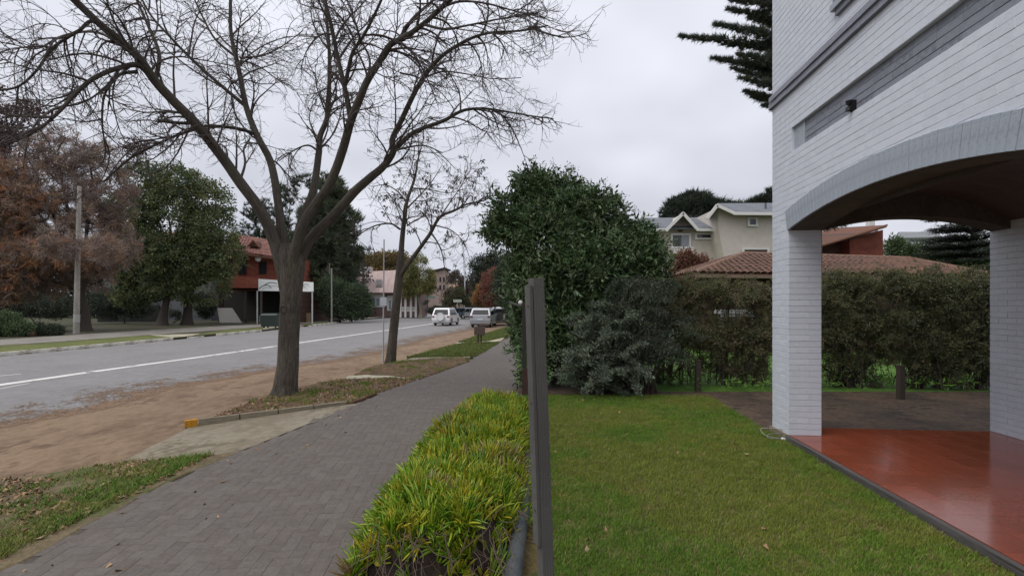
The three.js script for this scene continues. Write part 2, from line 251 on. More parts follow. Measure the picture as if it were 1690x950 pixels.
const vergeE = wiggle(pxy([[757, 565], [790, 554], [835, 541], [846, 541], [836, 556], [806, 562.5]]), 0.06, 0.7, 9);
struct('verge', slab(vergeA, -0.15, 0.002, 0.03), M.verge, 'verge with fallen leaves nearest the camera, between pavement and dirt shoulder', 'verge');
struct('verge', slab(vergeB, -0.15, 0.012, 0.03), M.litter, 'leaf strewn verge at the foot of the large bare tree', 'verge');
struct('verge', slab(vergeC, -0.15, 0.03, 0.05), M.litter, 'brown mound of earth under the slender bare tree', 'verge');
struct('verge', slab(vergeD, -0.15, 0.01, 0.03), M.grass_far, 'green grass verge beyond the slender tree, beside the litter basket', 'verge');
struct('verge', slab(vergeE, -0.15, 0.01, 0.03), M.grass_far, 'farther grass verge beside the parked silver car', 'verge');
struct('footpath', slab(pxy([[566, 626], [574, 621], [640, 617], [652, 621.6], [690, 626.5], [652, 623.5]]), -0.15, 0.016, 0.008), M.pale_concrete, 'narrow pale concrete strip between the two bare trees', 'footpath');
struct('footpath', slab(pxy([[662, 596.5], [680, 590.8], [776, 585.8], [776, 590], [700, 594]]), -0.15, 0.014, 0.008), M.concrete, 'concrete path crossing the verge just beyond the slender tree', 'footpath');
struct('footpath', slab(pxy([[746, 570], [754, 565.6], [806, 563], [834, 556.5], [826, 563], [774, 566.5]]), -0.15, 0.014, 0.008), M.pale_concrete, 'pale concrete path under the litter basket', 'footpath');
// low edging with a yellow end beside the driveway
{
  const e = thing('driveway_edging', 'low concrete edging beside the driveway with a yellow painted end', 'kerb');
  const a = V(-4.78, -0.045, -7.28), b = V(-2.95, -0.02, -8.52), n = 4;
  for (let k = 0; k < n; k++) { const p = a.clone().lerp(b, k / n + 0.004), q = a.clone().lerp(b, (k + 1) / n - 0.004); part('edging_block', bar(p, q, 0.08, 0.1), M.concrete, e); }
  const d = b.clone().sub(a).normalize(); part('yellow_end', bar(a.clone().addScaledVector(d, -0.17), a.clone().addScaledVector(d, -0.005), 0.1, 0.1), surface({ seed: 71, N: 128, metres: [0.4, 0.4], a: [188, 128, 20], b: [206, 150, 34], blot: [128, 92, 40], blotAt: 0.6, fine: 14, bump: 0.003 }), e, 'yellow painted end block');
}
// lawn, bed soil, brown strip, neighbour's lawn
const lawnPoly = [V(-0.45, 0, 3), V(-0.45, 0, -7.4), V(-0.15, 0, -8.4), V(0.1, 0, -9.2), V(12, 0, -9.2), V(12, 0, 3)];
struct('lawn', slab(lawnPoly, -0.15, 0, 0.005), M.turf, 'mown olive green lawn in front of the white house', 'lawn');
struct('bed_soil', slab([V(-1.3, 0, 3), V(-1.3, 0, -3), V(-1.2, 0, -5.5), V(-0.95, 0, -7.4), V(-0.5, 0, -8.6), V(0.12, 0, -10), V(0.5, 0, -9.2), V(0.3, 0, -7), V(0.25, 0, 3)], -0.15, -0.014, 0.005), M.soil, 'dark earth of the planting bed between pavement and lawn', 'ground');
struct('hedge_soil', slab([V(0.1, 0, -9.2), V(0.12, 0, -10), V(0.13, 0, -10.4), V(2.7, 0, -10.4), V(3.0, 0, -9.65), V(120, 0, -9.65), V(120, 0, -9.2)], -0.15, -0.003, 0.004), M.soil, 'dark earth under the hedge and shrubs', 'ground');
struct('soil_strip', sheet(wiggle([V(3.75, 0, -9.25), V(3.45, 0, -6.55), V(4, 0, -6.3), V(11.9, 0, -6.3), V(11.9, 0, -9.25)], 0.06, 0.3, 3), 0.006), M.soil, 'bare brown earth strip behind the porch', 'ground');
struct('neighbour_lawn', slab([V(0.13, 0, -10.4), V(0.17, 0, -14), V(0.12, 0, -22), V(0.52, 0, -34), V(4, 0, -60), V(120, 0, -60), V(120, 0, -9.65), V(3.0, 0, -9.65), V(2.7, 0, -10.4)], -0.15, -0.002, 0.005), M.bright_lawn, 'bright green lawn of the neighbouring garden behind the hedge', 'lawn');

function chamfer(poly, depth, ch) {   // a convex outline raised by depth, its front edges chamfered; front faces +z
  const n = poly.length, cx = poly.reduce((s, p) => s + p[0], 0) / n, cy = poly.reduce((s, p) => s + p[1], 0) / n;
  const inn = poly.map(([x, y]) => { const dx = x - cx, dy = y - cy; const l = Math.hypot(dx, dy) || 1; return [x - Math.sign(dx) * Math.min(ch, Math.abs(dx) * 0.6), y - Math.sign(dy) * Math.min(ch, Math.abs(dy) * 0.6)]; });
  const pos = [], uv = []; const tri = (a, b, c) => { for (const p of [a, b, c]) { pos.push(...p); uv.push(p[0], p[1]); } };
  for (let i = 1; i < n - 1; i++) tri([...inn[0], depth], [...inn[i], depth], [...inn[i + 1], depth]);
  for (let i = 0; i < n; i++) { const j = (i + 1) % n, a = [...poly[i], depth - ch], b = [...poly[j], depth - ch], a1 = [...inn[i], depth], b1 = [...inn[j], depth], a0 = [...poly[i], 0], b0 = [...poly[j], 0]; tri(a, b, b1); tri(a, b1, a1); tri(a0, b0, b); tri(a0, b, a); }
  const g = new THREE.BufferGeometry(); g.setAttribute('position', new THREE.BufferAttribute(new Float32Array(pos), 3)); g.setAttribute('uv', new THREE.BufferAttribute(new Float32Array(uv), 2)); g.computeVertexNormals(); return g;
}
// ---------------------------------------------------------------- the white brick house with its arched porch
M.white = surface({ seed: 81, metres: [1.1, 1.1], a: [201, 205, 213], b: [207, 211, 219], fine: 4, bump: 0.0025, rough: 0.6 });
M.grey_paint = surface({ seed: 83, metres: [0.9, 0.9], a: [152, 159, 168], b: [160, 167, 176], blot: [147, 153, 162], fine: 6, bump: 0.0025, rough: 0.6 });
M.dark_grey_paint = surface({ seed: 85, metres: [0.9, 0.9], a: [116, 120, 129], b: [127, 131, 140], blot: [108, 111, 119], fine: 6, bump: 0.0025, rough: 0.6 });
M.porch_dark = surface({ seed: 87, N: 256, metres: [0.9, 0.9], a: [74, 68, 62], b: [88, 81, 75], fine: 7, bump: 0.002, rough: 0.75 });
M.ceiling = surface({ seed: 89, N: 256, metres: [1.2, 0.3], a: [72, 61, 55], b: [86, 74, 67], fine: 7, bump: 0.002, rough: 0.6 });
M.string_paint = surface({ seed: 86, N: 256, metres: [0.9, 0.9], a: [132, 134, 145], b: [143, 145, 156], fine: 6, bump: 0.0025, rough: 0.6 });
const tileMats = [0, 1, 2].map((k) => surface({ seed: 91 + k, N: 128, metres: [0.5, 0.5], a: [[128, 62, 41], [124, 60, 39], [132, 64, 43]][k], b: [[136, 67, 45], [130, 64, 42], [139, 69, 47]][k], fine: 5, bump: 0.0006, rough: 0.13, extra: { } }));
const house = thing('brick_house', 'white painted brick house with a grey arched porch and red tiled floor', 'house', V(3.583, 0, -6.583), -0.0921);
{
  const PIER = 0.465, SPAN = 3.2, FULL = PIER * 2 + SPAN, TOP = 6.4, SPRING = 2.69, RISE = 0.18, BAND = 0.26;
  const R = (SPAN * SPAN / 4 + RISE * RISE) / (2 * RISE), CZ = PIER + SPAN / 2, CYY = SPRING + RISE - R, HALF = Math.asin(SPAN / 2 / R);
  const face = new THREE.Matrix4().makeBasis(V(0, 0, 1), V(0, 1, 0), V(-1, 0, 0));           // outline x -> along the wall, depth -> towards the street
  const onFace = (x) => new THREE.Matrix4().makeTranslation(x, 0, 0).multiply(face);
  const archPath = (shape, half, cz, spring, rise, n = 40) => { const r = (half * half + rise * rise) / (2 * rise), cy = spring + rise - r, h = Math.asin(half / r); for (let k = 0; k <= n; k++) { const a = -h + 2 * h * k / n; shape.lineTo(cz + r * Math.sin(a), cy + r * Math.cos(a)); } };
  // street wall: the core that the bricks stand on
  const s = new THREE.Shape(); s.moveTo(0.01, 0); s.lineTo(PIER - 0.01, 0); archPath(s, SPAN / 2 + 0.01, CZ, SPRING + 0.01, RISE); s.lineTo(FULL - PIER + 0.01, 0); s.lineTo(FULL - 0.01, 0); s.lineTo(FULL - 0.01, TOP); s.lineTo(0.01, TOP); s.closePath();
  { const h = new THREE.Path(), y0 = 0.07 + 48 * 0.075, y1 = 0.07 + 52 * 0.075; h.moveTo(0.54, y0); h.lineTo(0.54, y1); h.lineTo(FULL - 0.1, y1); h.lineTo(FULL - 0.1, y0); h.closePath(); s.holes.push(h); }
  const core = part('street_wall', new THREE.ExtrudeGeometry(s, { depth: 0.392, bevelEnabled: false }).applyMatrix4(onFace(0.395)), M.white, house);
  // the second part of the stepped pier, the rear arch wall and the rooms behind
  const rear = new THREE.Shape(); rear.moveTo(0.41, 0); rear.lineTo(0.46, 0); archPath(rear, (2.79 - 0.46) / 2, (2.79 + 0.46) / 2, 2.69, 0.19); rear.lineTo(2.79, 2.68); rear.lineTo(2.8, 2.68); rear.lineTo(2.8, 3.4); rear.lineTo(0.41, 3.4); rear.closePath();
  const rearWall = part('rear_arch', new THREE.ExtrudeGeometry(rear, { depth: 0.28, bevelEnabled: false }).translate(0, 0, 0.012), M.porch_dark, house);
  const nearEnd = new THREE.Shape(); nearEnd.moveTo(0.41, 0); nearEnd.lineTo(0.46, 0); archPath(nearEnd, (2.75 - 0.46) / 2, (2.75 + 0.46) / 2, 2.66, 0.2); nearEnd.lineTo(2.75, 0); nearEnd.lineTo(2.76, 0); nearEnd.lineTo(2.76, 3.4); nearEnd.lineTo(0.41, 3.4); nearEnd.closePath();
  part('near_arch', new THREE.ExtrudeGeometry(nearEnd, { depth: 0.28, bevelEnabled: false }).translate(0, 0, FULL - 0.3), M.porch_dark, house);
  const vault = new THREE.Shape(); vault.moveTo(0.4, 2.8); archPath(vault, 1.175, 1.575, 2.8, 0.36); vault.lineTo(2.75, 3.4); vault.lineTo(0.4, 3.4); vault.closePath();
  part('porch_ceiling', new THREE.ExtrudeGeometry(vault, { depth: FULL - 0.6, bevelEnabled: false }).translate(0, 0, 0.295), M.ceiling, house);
  part('upper_storey', box0(0.397, 7, 3.403, TOP, 0.012, FULL - 0.012), M.white, house);
  part('main_wall', box0(2.763, 7, 0, 3.4, 0.012, FULL + 0.5), M.white, house);
  const roof = new MB(), a = [roof.v(-0.05, TOP, -0.05), roof.v(7.1, TOP, -0.05), roof.v(7.1, TOP, FULL + 0.05), roof.v(-0.05, TOP, FULL + 0.05), roof.v(3, TOP + 1.6, 2.06), roof.v(4, TOP + 1.6, 2.06)];
  [[0, 4, 3], [1, 2, 5], [0, 1, 5], [0, 5, 4], [3, 4, 5], [3, 5, 2], [0, 3, 2], [0, 2, 1]].forEach((q) => roof.t(...q)); part('roof', roof.geo().toNonIndexed(), plain(C('#6b3a2a'), 0.85), house);

  // bricks: courses of 75 mm
  const COURSE = 0.075, Y0 = 0.07, BL = 0.25, J = 0.0026, JV = 0.0006;
  const clip = (poly, ax, ay, bx, by) => { const out = []; const side = ([x, y]) => (bx - ax) * (y - ay) - (by - ay) * (x - ax); for (let i = 0; i < poly.length; i++) { const p = poly[i], q = poly[(i + 1) % poly.length], sp = side(p), sq = side(q); if (sp >= 0) out.push(p); if ((sp >= 0) !== (sq >= 0)) { const t = sp / (sp - sq); out.push([p[0] + (q[0] - p[0]) * t, p[1] + (q[1] - p[1]) * t]); } } return out; };
  const list = [], r = rng(101);
  const holes = [{ z0: 0.54, z1: 9, k0: 48, k1: 51 }, { z0: -1, z1: 9, k0: 58, k1: 59 }, { z0: 1.5, z1: 3.1, k0: 63, k1: 80 }];
  function lay(wall, basis, z0, z1, k0, k1, opts = {}) {
    for (let k = k0; k <= k1; k++) {
      const y0 = Y0 + k * COURSE, y1 = y0 + COURSE; let spans = [[z0, z1]];
      for (const h of opts.holes ?? []) if (k >= h.k0 && k <= h.k1) spans = spans.flatMap(([p, q]) => (h.z0 >= q || h.z1 <= p ? [[p, q]] : [[p, Math.min(q, h.z0)], [Math.max(p, h.z1), q]])).filter(([p, q]) => q - p > 0.03);
      for (const [p, q] of spans) {
        const off = (k % 2) * 0.125; let x = p - (p === z0 ? 0 : 0); let first = true;
        while (x < q - 0.012) {
          let len = first && k % 2 ? 0.125 : BL; first = false; if (x + len > q - 0.05) len = q - x;
          let poly = [[x + JV, y0 + J], [x + len - JV, y0 + J], [x + len - JV, y1 - J], [x + JV, y1 - J]];
          if (opts.arch) { const cx = x + len / 2, ro = R + BAND + 0.003, f = (z) => CYY + Math.sqrt(Math.max(0, ro * ro - (z - CZ) ** 2));
            const lo = CZ - ro * Math.sin(HALF * 1.0), hi = CZ + ro * Math.sin(HALF);
            if (x + len > lo && x < hi) { poly = clip(poly, x, f(x), x + len, f(x + len)); if (poly.length >= 3 && x < lo + 0.02 && y0 < SPRING + 0.3) poly = poly.length ? poly : []; }
            // below the band's ends only the pier stands
            if (y0 < f(cx) && poly.length >= 3 && (cx > lo && cx < hi) && y1 < CYY + ro * Math.cos(HALF)) poly = [];
          }
          if (poly.length >= 3) { let ar = 0; for (let i = 0; i < poly.length; i++) { const [ax, ay] = poly[i], [bx, by] = poly[(i + 1) % poly.length]; ar += ax * by - bx * ay; }
            if (ar / 2 > 0.0006) list.push({ wall, basis, poly, full: poly.length === 4 && Math.abs(len - BL) < 1e-6 && Math.abs(ar / 2 - (BL - 2 * JV) * (COURSE - 2 * J)) < 1e-6, x: x + len / 2, y: (y0 + y1) / 2, area: ar / 2 }); }
          x += len;
        }
      }
    }
  }
  const street = onFace(0.012);
  // pier and wall over the street arch
  lay(core, street, 0.0, PIER, 0, 33, {});
  lay(core, street, 0.0, FULL, 34, 83, { arch: true, holes });
  lay(core, street, FULL - PIER, FULL, 0, 33, {});
  // reveal of the far pier, looking at the camera, and the step beside it
  const front = new THREE.Matrix4().makeTranslation(0, 0, PIER - 0.012);
  lay(core, front, 0.004, 0.4, 0, 33, {});
  lay(core, new THREE.Matrix4().makeTranslation(0, 0, 0.292), 0.402, 0.462, 0, 33, {});
  // house wall at the back of the porch
  const mainWall = house.children.find((o) => o.name === 'main_wall');
  lay(mainWall, onFace(2.765), 0.0, 3.8, 0, 38, {});
  const inv = new THREE.Matrix4().makeRotationY(-0.0921).setPosition(3.583, 0, -6.583), q = V();
  for (const e of list) {
    q.set(e.x, e.y, 0.012).applyMatrix4(e.basis).applyMatrix4(inv); const px = CX + q.x / -q.z * F, py = CY + (EYE - q.y) / -q.z * F;
    e.score = q.z < -0.5 && px > -10 && px < 1700 && py > -15 && py < 960 ? e.area / (q.z * q.z) * (e.wall === core ? 1 : 0.9) : 0;
    if (e.wall === mainWall && e.x > 0.6) e.score = 0;
  }
  list.sort((a, b) => b.score - a.score);
  const shared = [0, 1, 2, 3].map((k) => { const rr = rng(300 + k), w = (BL - 2 * JV) / 2, h = (COURSE - 2 * J) / 2, j = () => (rr() - 0.5) * 0.003; const g = chamfer([[-w + j(), -h + j()], [w + j(), -h + j()], [w + j(), h + j()], [-w + j(), h + j()]], 0.012, 0.0025); const u = g.attributes.uv; for (let i = 0; i < u.count; i++) u.setXY(i, u.getX(i) + k * 0.31, u.getY(i) + k * 0.17); return g; });
  const rest = new Map();
  list.forEach((e, i) => {
    const dx = (r() - 0.5) * 0.0022, rx = (r() - 0.5) * 0.02, ry = (r() - 0.5) * 0.01;
    const m = e.basis.clone().multiply(new THREE.Matrix4().makeTranslation(e.x, e.y, dx)).multiply(new THREE.Matrix4().makeRotationFromEuler(new THREE.Euler(rx, ry, 0)));
    const g = e.full ? shared[Math.floor(r() * 4)] : chamfer(e.poly.map(([x, y]) => [x - e.x, y - e.y]), 0.012, 0.0025);
    if (i < 300 && e.score > 0) { const o = part('brick', g, M.white, e.wall); m.decompose(o.position, o.quaternion, o.scale); }
    else { if (!rest.has(e.wall)) rest.set(e.wall, []); rest.get(e.wall).push(g.clone().applyMatrix4(m)); }
  });
  for (const [w, gs] of rest) part('brick_facing', merge(gs), M.white, w, null, 'stuff');
  // grey band of upright bricks round the arch
  const arch = part('arch', (() => { const sh = new THREE.Shape(), n = 40; for (let k = 0; k <= n; k++) { const a = -HALF + 2 * HALF * k / n; const x = CZ + (R + 0.004) * Math.sin(a), y = CYY + (R + 0.004) * Math.cos(a); k ? sh.lineTo(x, y) : sh.moveTo(x, y); } for (let k = n; k >= 0; k--) { const a = -HALF + 2 * HALF * k / n; sh.lineTo(CZ + (R + BAND - 0.004) * Math.sin(a), CYY + (R + BAND - 0.004) * Math.cos(a)); } sh.closePath(); return new THREE.ExtrudeGeometry(sh, { depth: 0.012, bevelEnabled: false }).applyMatrix4(onFace(0.008)); })(), M.grey_paint, house);
  const NV = 44;
  for (let k = 0; k < NV; k++) {
    const a0 = -HALF + 2 * HALF * (k + 0.012) / NV, a1 = -HALF + 2 * HALF * (k + 0.988) / NV, am = (a0 + a1) / 2, jj = (r() - 0.5) * 0.006;
    const pt = (rad, a) => [CZ + rad * Math.sin(a) - CZ - R * Math.sin(am), CYY + rad * Math.cos(a) - CYY - R * Math.cos(am)];
    const o = part('arch_brick', chamfer([pt(R - 0.002, a0), pt(R - 0.002, a1), pt(R + BAND + jj, a1), pt(R + BAND + jj, a0)].reverse().reverse(), 0.026, 0.003), M.grey_paint, arch);
    const m = onFace(0.004 + (r() - 0.5) * 0.003).multiply(new THREE.Matrix4().makeTranslation(CZ + R * Math.sin(am), CYY + R * Math.cos(am), 0)); m.decompose(o.position, o.quaternion, o.scale);
  }
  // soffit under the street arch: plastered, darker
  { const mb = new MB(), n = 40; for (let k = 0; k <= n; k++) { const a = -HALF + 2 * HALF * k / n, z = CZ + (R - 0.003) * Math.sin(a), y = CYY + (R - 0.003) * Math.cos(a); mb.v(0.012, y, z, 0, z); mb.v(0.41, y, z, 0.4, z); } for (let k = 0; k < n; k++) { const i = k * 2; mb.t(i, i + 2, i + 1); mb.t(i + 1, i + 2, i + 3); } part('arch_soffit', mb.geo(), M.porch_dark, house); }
  // recessed grey panel with its own courses
  const panel = part('recessed_panel', box0(0.05, 0.38, Y0 + 48 * COURSE, Y0 + 52 * COURSE, 0.541, FULL - 0.101), M.dark_grey_paint, house);
  { const end = part('panel_end', chamfer([[-0.125, -0.147], [0.125, -0.147], [0.125, 0.147], [-0.125, 0.147]], 0.012, 0.003), M.grey_paint, panel); new THREE.Matrix4().multiplyMatrices(onFace(0.047), new THREE.Matrix4().makeTranslation(0.668, Y0 + 50 * COURSE, 0)).decompose(end.position, end.quaternion, end.scale);
    for (let k = 48; k < 52; k++) for (let i = 0; i < 14; i++) { const z0 = 0.8 + i * BL - (k % 2 ? 0 : 0.0) , len = BL; if (z0 > FULL - 0.3) continue; const o = part('panel_brick', shared[(i + k) % 4], M.dark_grey_paint, panel); onFace((k === 51 ? 0.056 : 0.05) + (r() - 0.5) * 0.003).multiply(new THREE.Matrix4().makeTranslation(z0 + len / 2, Y0 + (k + 0.5) * COURSE, 0)).decompose(o.position, o.quaternion, o.scale); } }
  // string course: two projecting courses that turn the corner
  const sc = part('string_course', box0(-0.03, 0.01, Y0 + 58 * COURSE, Y0 + 60 * COURSE, -0.03, FULL), M.dark_grey_paint, house);
  for (const k of [58, 59]) for (let i = -0; i < 17; i++) { const o = part('string_brick', shared[(i * 3 + k) % 4], M.string_paint, sc); onFace((k === 58 ? -0.028 : -0.048) + (r() - 0.5) * 0.004).multiply(new THREE.Matrix4().makeTranslation(-0.03 + (k % 2) * 0.06 + i * BL + BL / 2, Y0 + (k + 0.5) * COURSE, 0)).decompose(o.position, o.quaternion, o.scale); }
  // window over the string course: stepped sill, frame and pane
  const win = part('window', merge([box0(-0.012, 0.03, 4.99, 6.25, 1.58, 1.66), box0(-0.012, 0.03, 4.99, 6.25, 2.94, 3.02), box0(-0.012, 0.03, 6.17, 6.25, 1.66, 2.94), box0(-0.008, 0.026, 5.0, 6.17, 2.27, 2.33)]), plain(C('#d8d8d8'), 0.5), house);
  part('pane', box0(0.01, 0.016, 5.0, 6.17, 1.66, 2.94), new THREE.MeshPhysicalMaterial({ color: C('#20262c'), roughness: 0.05, metalness: 0 }), win);
  [[4.775, 4.84, 0.035], [4.843, 4.91, 0.06], [4.913, 4.985, 0.04]].forEach(([y0, y1, d], k) => part('sill', box0(-d, 0.01, y0, y1, 1.5 + 0.03 * (k === 1 ? 0 : k === 0 ? 1.6 : 0.6), 3.1), k === 1 ? M.grey_paint : M.dark_grey_paint, win));
  // small black iron insulator bracket on the panel
  { const z = 1.78, y = 3.72, blk = plain(C('#17181b'), 0.5, { metalness: 0.3 }); const b = part('hook', merge([box0(-0.012, 0.045, y - 0.05, y + 0.07, z - 0.012, z + 0.012), new THREE.CylinderGeometry(0.03, 0.022, 0.035, 12).translate(-0.03, y + 0.045, z), new THREE.CylinderGeometry(0.024, 0.03, 0.035, 12).translate(-0.03, y - 0.02, z), new THREE.CylinderGeometry(0.01, 0.01, 0.11, 8).translate(-0.03, y + 0.012, z)]), blk, house, 'small black iron bracket on the grey panel'); }
  // floor of red tiles on a low base with a dark edging
  const floor = part('porch_floor', box0(0.0, 2.76, -0.02, 0.063, 0.03, FULL + 0.5), plain(C('#5c2c20'), 0.8), house);
  const T = 0.305; const tg = [0, 1, 2].map((k) => { const g = chamfer([[-T / 2 + 0.0009, -T / 2 + 0.0009], [T / 2 - 0.0009, -T / 2 + 0.0009], [T / 2 - 0.0009, T / 2 - 0.0009], [-T / 2 + 0.0009, T / 2 - 0.0009]], 0.009, 0.0008).rotateX(-Math.PI / 2); const u = g.attributes.uv; for (let i = 0; i < u.count; i++) u.setXY(i, u.getX(i) + k * 0.2, u.getY(i) + k * 0.37); return g; });
  for (let i = 0; i < 9; i++) for (let k = 0; k < 15; k++) { const o = part('floor_tile', tg[Math.floor(r() * 3)], tileMats[Math.floor(r() * 3)], floor); o.position.set(0.012 + (i + 0.5) * T, 0.0622, 0.035 + (k + 0.5) * T); o.rotation.set((r() - 0.5) * 0.002, 0, (r() - 0.5) * 0.002); }
  part('floor_edging', merge([box0(-0.045, 0.008, -0.02, 0.066, 0.47, FULL + 0.5)]), surface({ seed: 97, N: 128, metres: [0.6, 0.6], a: [78, 74, 72], b: [96, 92, 90], blot: [60, 56, 52], fine: 10, bump: 0.002, rough: 0.7 }), house);
  const base = part('pier_base', merge([box0(-0.03, 0.02, -0.02, 0.075, -0.02, 0.462)]), M.concrete, house);
}
// white cable loops lying at the foot of the pier
{
  const c = thing('cable', 'loops of white cable lying at the foot of the white pier', 'cable', G(1290, 722, 0));
  const r = rng(7), mk = (pts, rad, name, mat) => { const mb = new MB(); tube(mb, spline(pts, 40), () => rad, 6); part(name, mb.geo(), mat, c); };
  mk([V(0.1, 0.05, 0.02), V(0.0, 0.1, -0.02), V(-0.14, 0.11, -0.06), V(-0.25, 0.1, -0.04), V(-0.24, 0.05, 0.03), V(-0.12, 0.02, 0.08), V(0.02, 0.02, 0.08)], 0.006, 'cable_loop', plain(C('#8f887f'), 0.7));
  mk([V(0.08, 0.08, 0.0), V(-0.05, 0.06, 0.02), V(-0.2, 0.05, 0.05), V(-0.22, 0.025, 0.09), V(-0.08, 0.016, 0.12), V(0.03, 0.016, 0.11)], 0.006, 'cable_loop', plain(C('#7f776e'), 0.7));
  part('cable_plug', new THREE.CapsuleGeometry(0.018, 0.05, 4, 8).rotateZ(1.3).translate(-0.04, 0.018, 0.14), plain(C('#dedcd6'), 0.5), c);
}
// ---------------------------------------------------------------- trees and shrubs
M.bark = surface({ seed: 121, metres: [1, 1.6], a: [64, 58, 51], b: [90, 82, 72], blot: [80, 78, 60], blotAt: 0.64, sx: 3.2, sy: 0.6, fine: 16, bump: 0.03, rough: 0.95 });
M.bark_dark = plain(L3(0.06, 0.048, 0.04), 0.95);
M.twig = plain(L3(0.075, 0.06, 0.054), 0.9);
M.twig_brown = plain(L3(0.10, 0.062, 0.045), 0.9);
M.stem = plain(L3(0.06, 0.045, 0.035), 0.9);
M.leaf = new THREE.MeshPhysicalMaterial({ color: 0xffffff, roughness: 0.9, side: THREE.DoubleSide, transmission: 0.3, thickness: 0 });
M.gloss_leaf = new THREE.MeshStandardMaterial({ color: 0xffffff, roughness: 0.5, side: THREE.DoubleSide });

// a clump of small folded leaves round a centre
function leafClump(seed, n, radius, len, wid, droop = 0.3) {
  const r = rng(seed), pos = [], idx = [];
  for (let k = 0; k < n; k++) {
    const d = V(r() - 0.5, (r() - 0.5) * 0.8, r() - 0.5).normalize(), c = d.clone().multiplyScalar(radius * (0.15 + 0.85 * r()));
    const dir = d.clone().add(V(r() - 0.5, r() - 0.5 - droop, r() - 0.5).multiplyScalar(0.9)).normalize(), side = V(r() - 0.5, r() - 0.5, r() - 0.5).cross(dir).normalize(), up = dir.clone().cross(side);
    const l = len * (0.7 + 0.6 * r()), w = wid * (0.7 + 0.6 * r()), o = pos.length / 3;
    const a = c, b = c.clone().addScaledVector(dir, l * 0.5).addScaledVector(side, w / 2).addScaledVector(up, w * 0.18), e = c.clone().addScaledVector(dir, l).addScaledVector(up, -l * 0.12), f = c.clone().addScaledVector(dir, l * 0.5).addScaledVector(side, -w / 2).addScaledVector(up, w * 0.18);
    for (const p of [a, b, e, f]) pos.push(p.x, p.y, p.z); idx.push(o, o + 1, o + 2, o, o + 2, o + 3);
  }
  const g = new THREE.BufferGeometry(); g.setAttribute('position', new THREE.BufferAttribute(new Float32Array(pos), 3)); g.setIndex(idx); const gg = g.toNonIndexed(); gg.computeVertexNormals(); return gg;
}
// a spray of thin straight twigs or needles
function spray(seed, n, len, wid, spread) {
  const r = rng(seed), pos = [];
  for (let k = 0; k < n; k++) {
    const d = V((r() - 0.5) * spread, 0.4 + r() * 0.6, (r() - 0.5) * spread).normalize(), b = V((r() - 0.5) * len * 0.3, (r() - 0.5) * len * 0.3, (r() - 0.5) * len * 0.3), s = V(r() - 0.5, r() - 0.5, r() - 0.5).cross(d).normalize().multiplyScalar(wid / 2), bend = V(r() - 0.5, r() - 0.7, r() - 0.5).multiplyScalar(len * 0.3);
    const l = len * (0.6 + 0.6 * r()), m = b.clone().addScaledVector(d, l * 0.5), e = b.clone().addScaledVector(d, l).add(bend);
    const q = [b.clone().add(s), b.clone().sub(s), m.clone().sub(s), m.clone().add(s), e];
    for (const i of [0, 1, 2, 0, 2, 3, 3, 2, 4]) pos.push(q[i].x, q[i].y, q[i].z);
  }
  const g = new THREE.BufferGeometry(); g.setAttribute('position', new THREE.BufferAttribute(new Float32Array(pos), 3)); g.computeVertexNormals(); return g;
}
// lobes measured as [px, py, rx, ry, depth shift] at a distance z -> ellipsoids in metres
const lobesAt = (z, list) => list.map(([px, py, rx, ry, dz = 0]) => { const zz = z + dz; return { c: P(px, py, zz), r: V(rx / F * zz, ry / F * zz, (rx + ry) / 2 / F * zz * 0.8) }; });
function crownList(lobes, n, { seed = 1, size = 1, cols, dv = 0.28, hollow = 0.45, gap = -0.12, freq = 1.2, upright = false, tint }) {
  const r = rng(seed), out = [], w = lobes.map((l) => Math.pow(l.r.x * l.r.y * l.r.z, 0.72)), tot = w.reduce((a, b) => a + b, 0); let guard = 0;
  while (out.length < n && guard++ < n * 6) {
    let t = r() * tot, k = 0; while (k < lobes.length - 1 && (t -= w[k]) > 0) k++;
    const l = lobes[k], d = V(r() * 2 - 1, r() * 2 - 1, r() * 2 - 1); if (d.lengthSq() > 1 || d.lengthSq() < 1e-3) continue; d.normalize();
    const f = hollow + (1 - hollow) * Math.sqrt(r()), wob = 1 + 0.35 * fbm(d.x * 2.2 + k * 3.7, d.y * 2.2, d.z * 2.2 + seed, 3), p = V(l.c.x + d.x * l.r.x * f * wob, l.c.y + d.y * l.r.y * f * wob, l.c.z + d.z * l.r.z * f * wob);
    if (fbm(p.x * freq, p.y * freq, p.z * freq + seed * 2.3, 3) < gap) continue;
    const c = cols[Math.floor(r() * cols.length)];
    out.push({ m: upright ? mat4(p, (r() - 0.5) * 0.9, r() * 6.28, (r() - 0.5) * 0.9, size * (0.7 + 0.6 * r())) : mat4(p, r() * 6.28, r() * 6.28, r() * 6.28, size * (0.7 + 0.6 * r())), c: jitterCol(c, r, dv) });
  }
  return out;
}
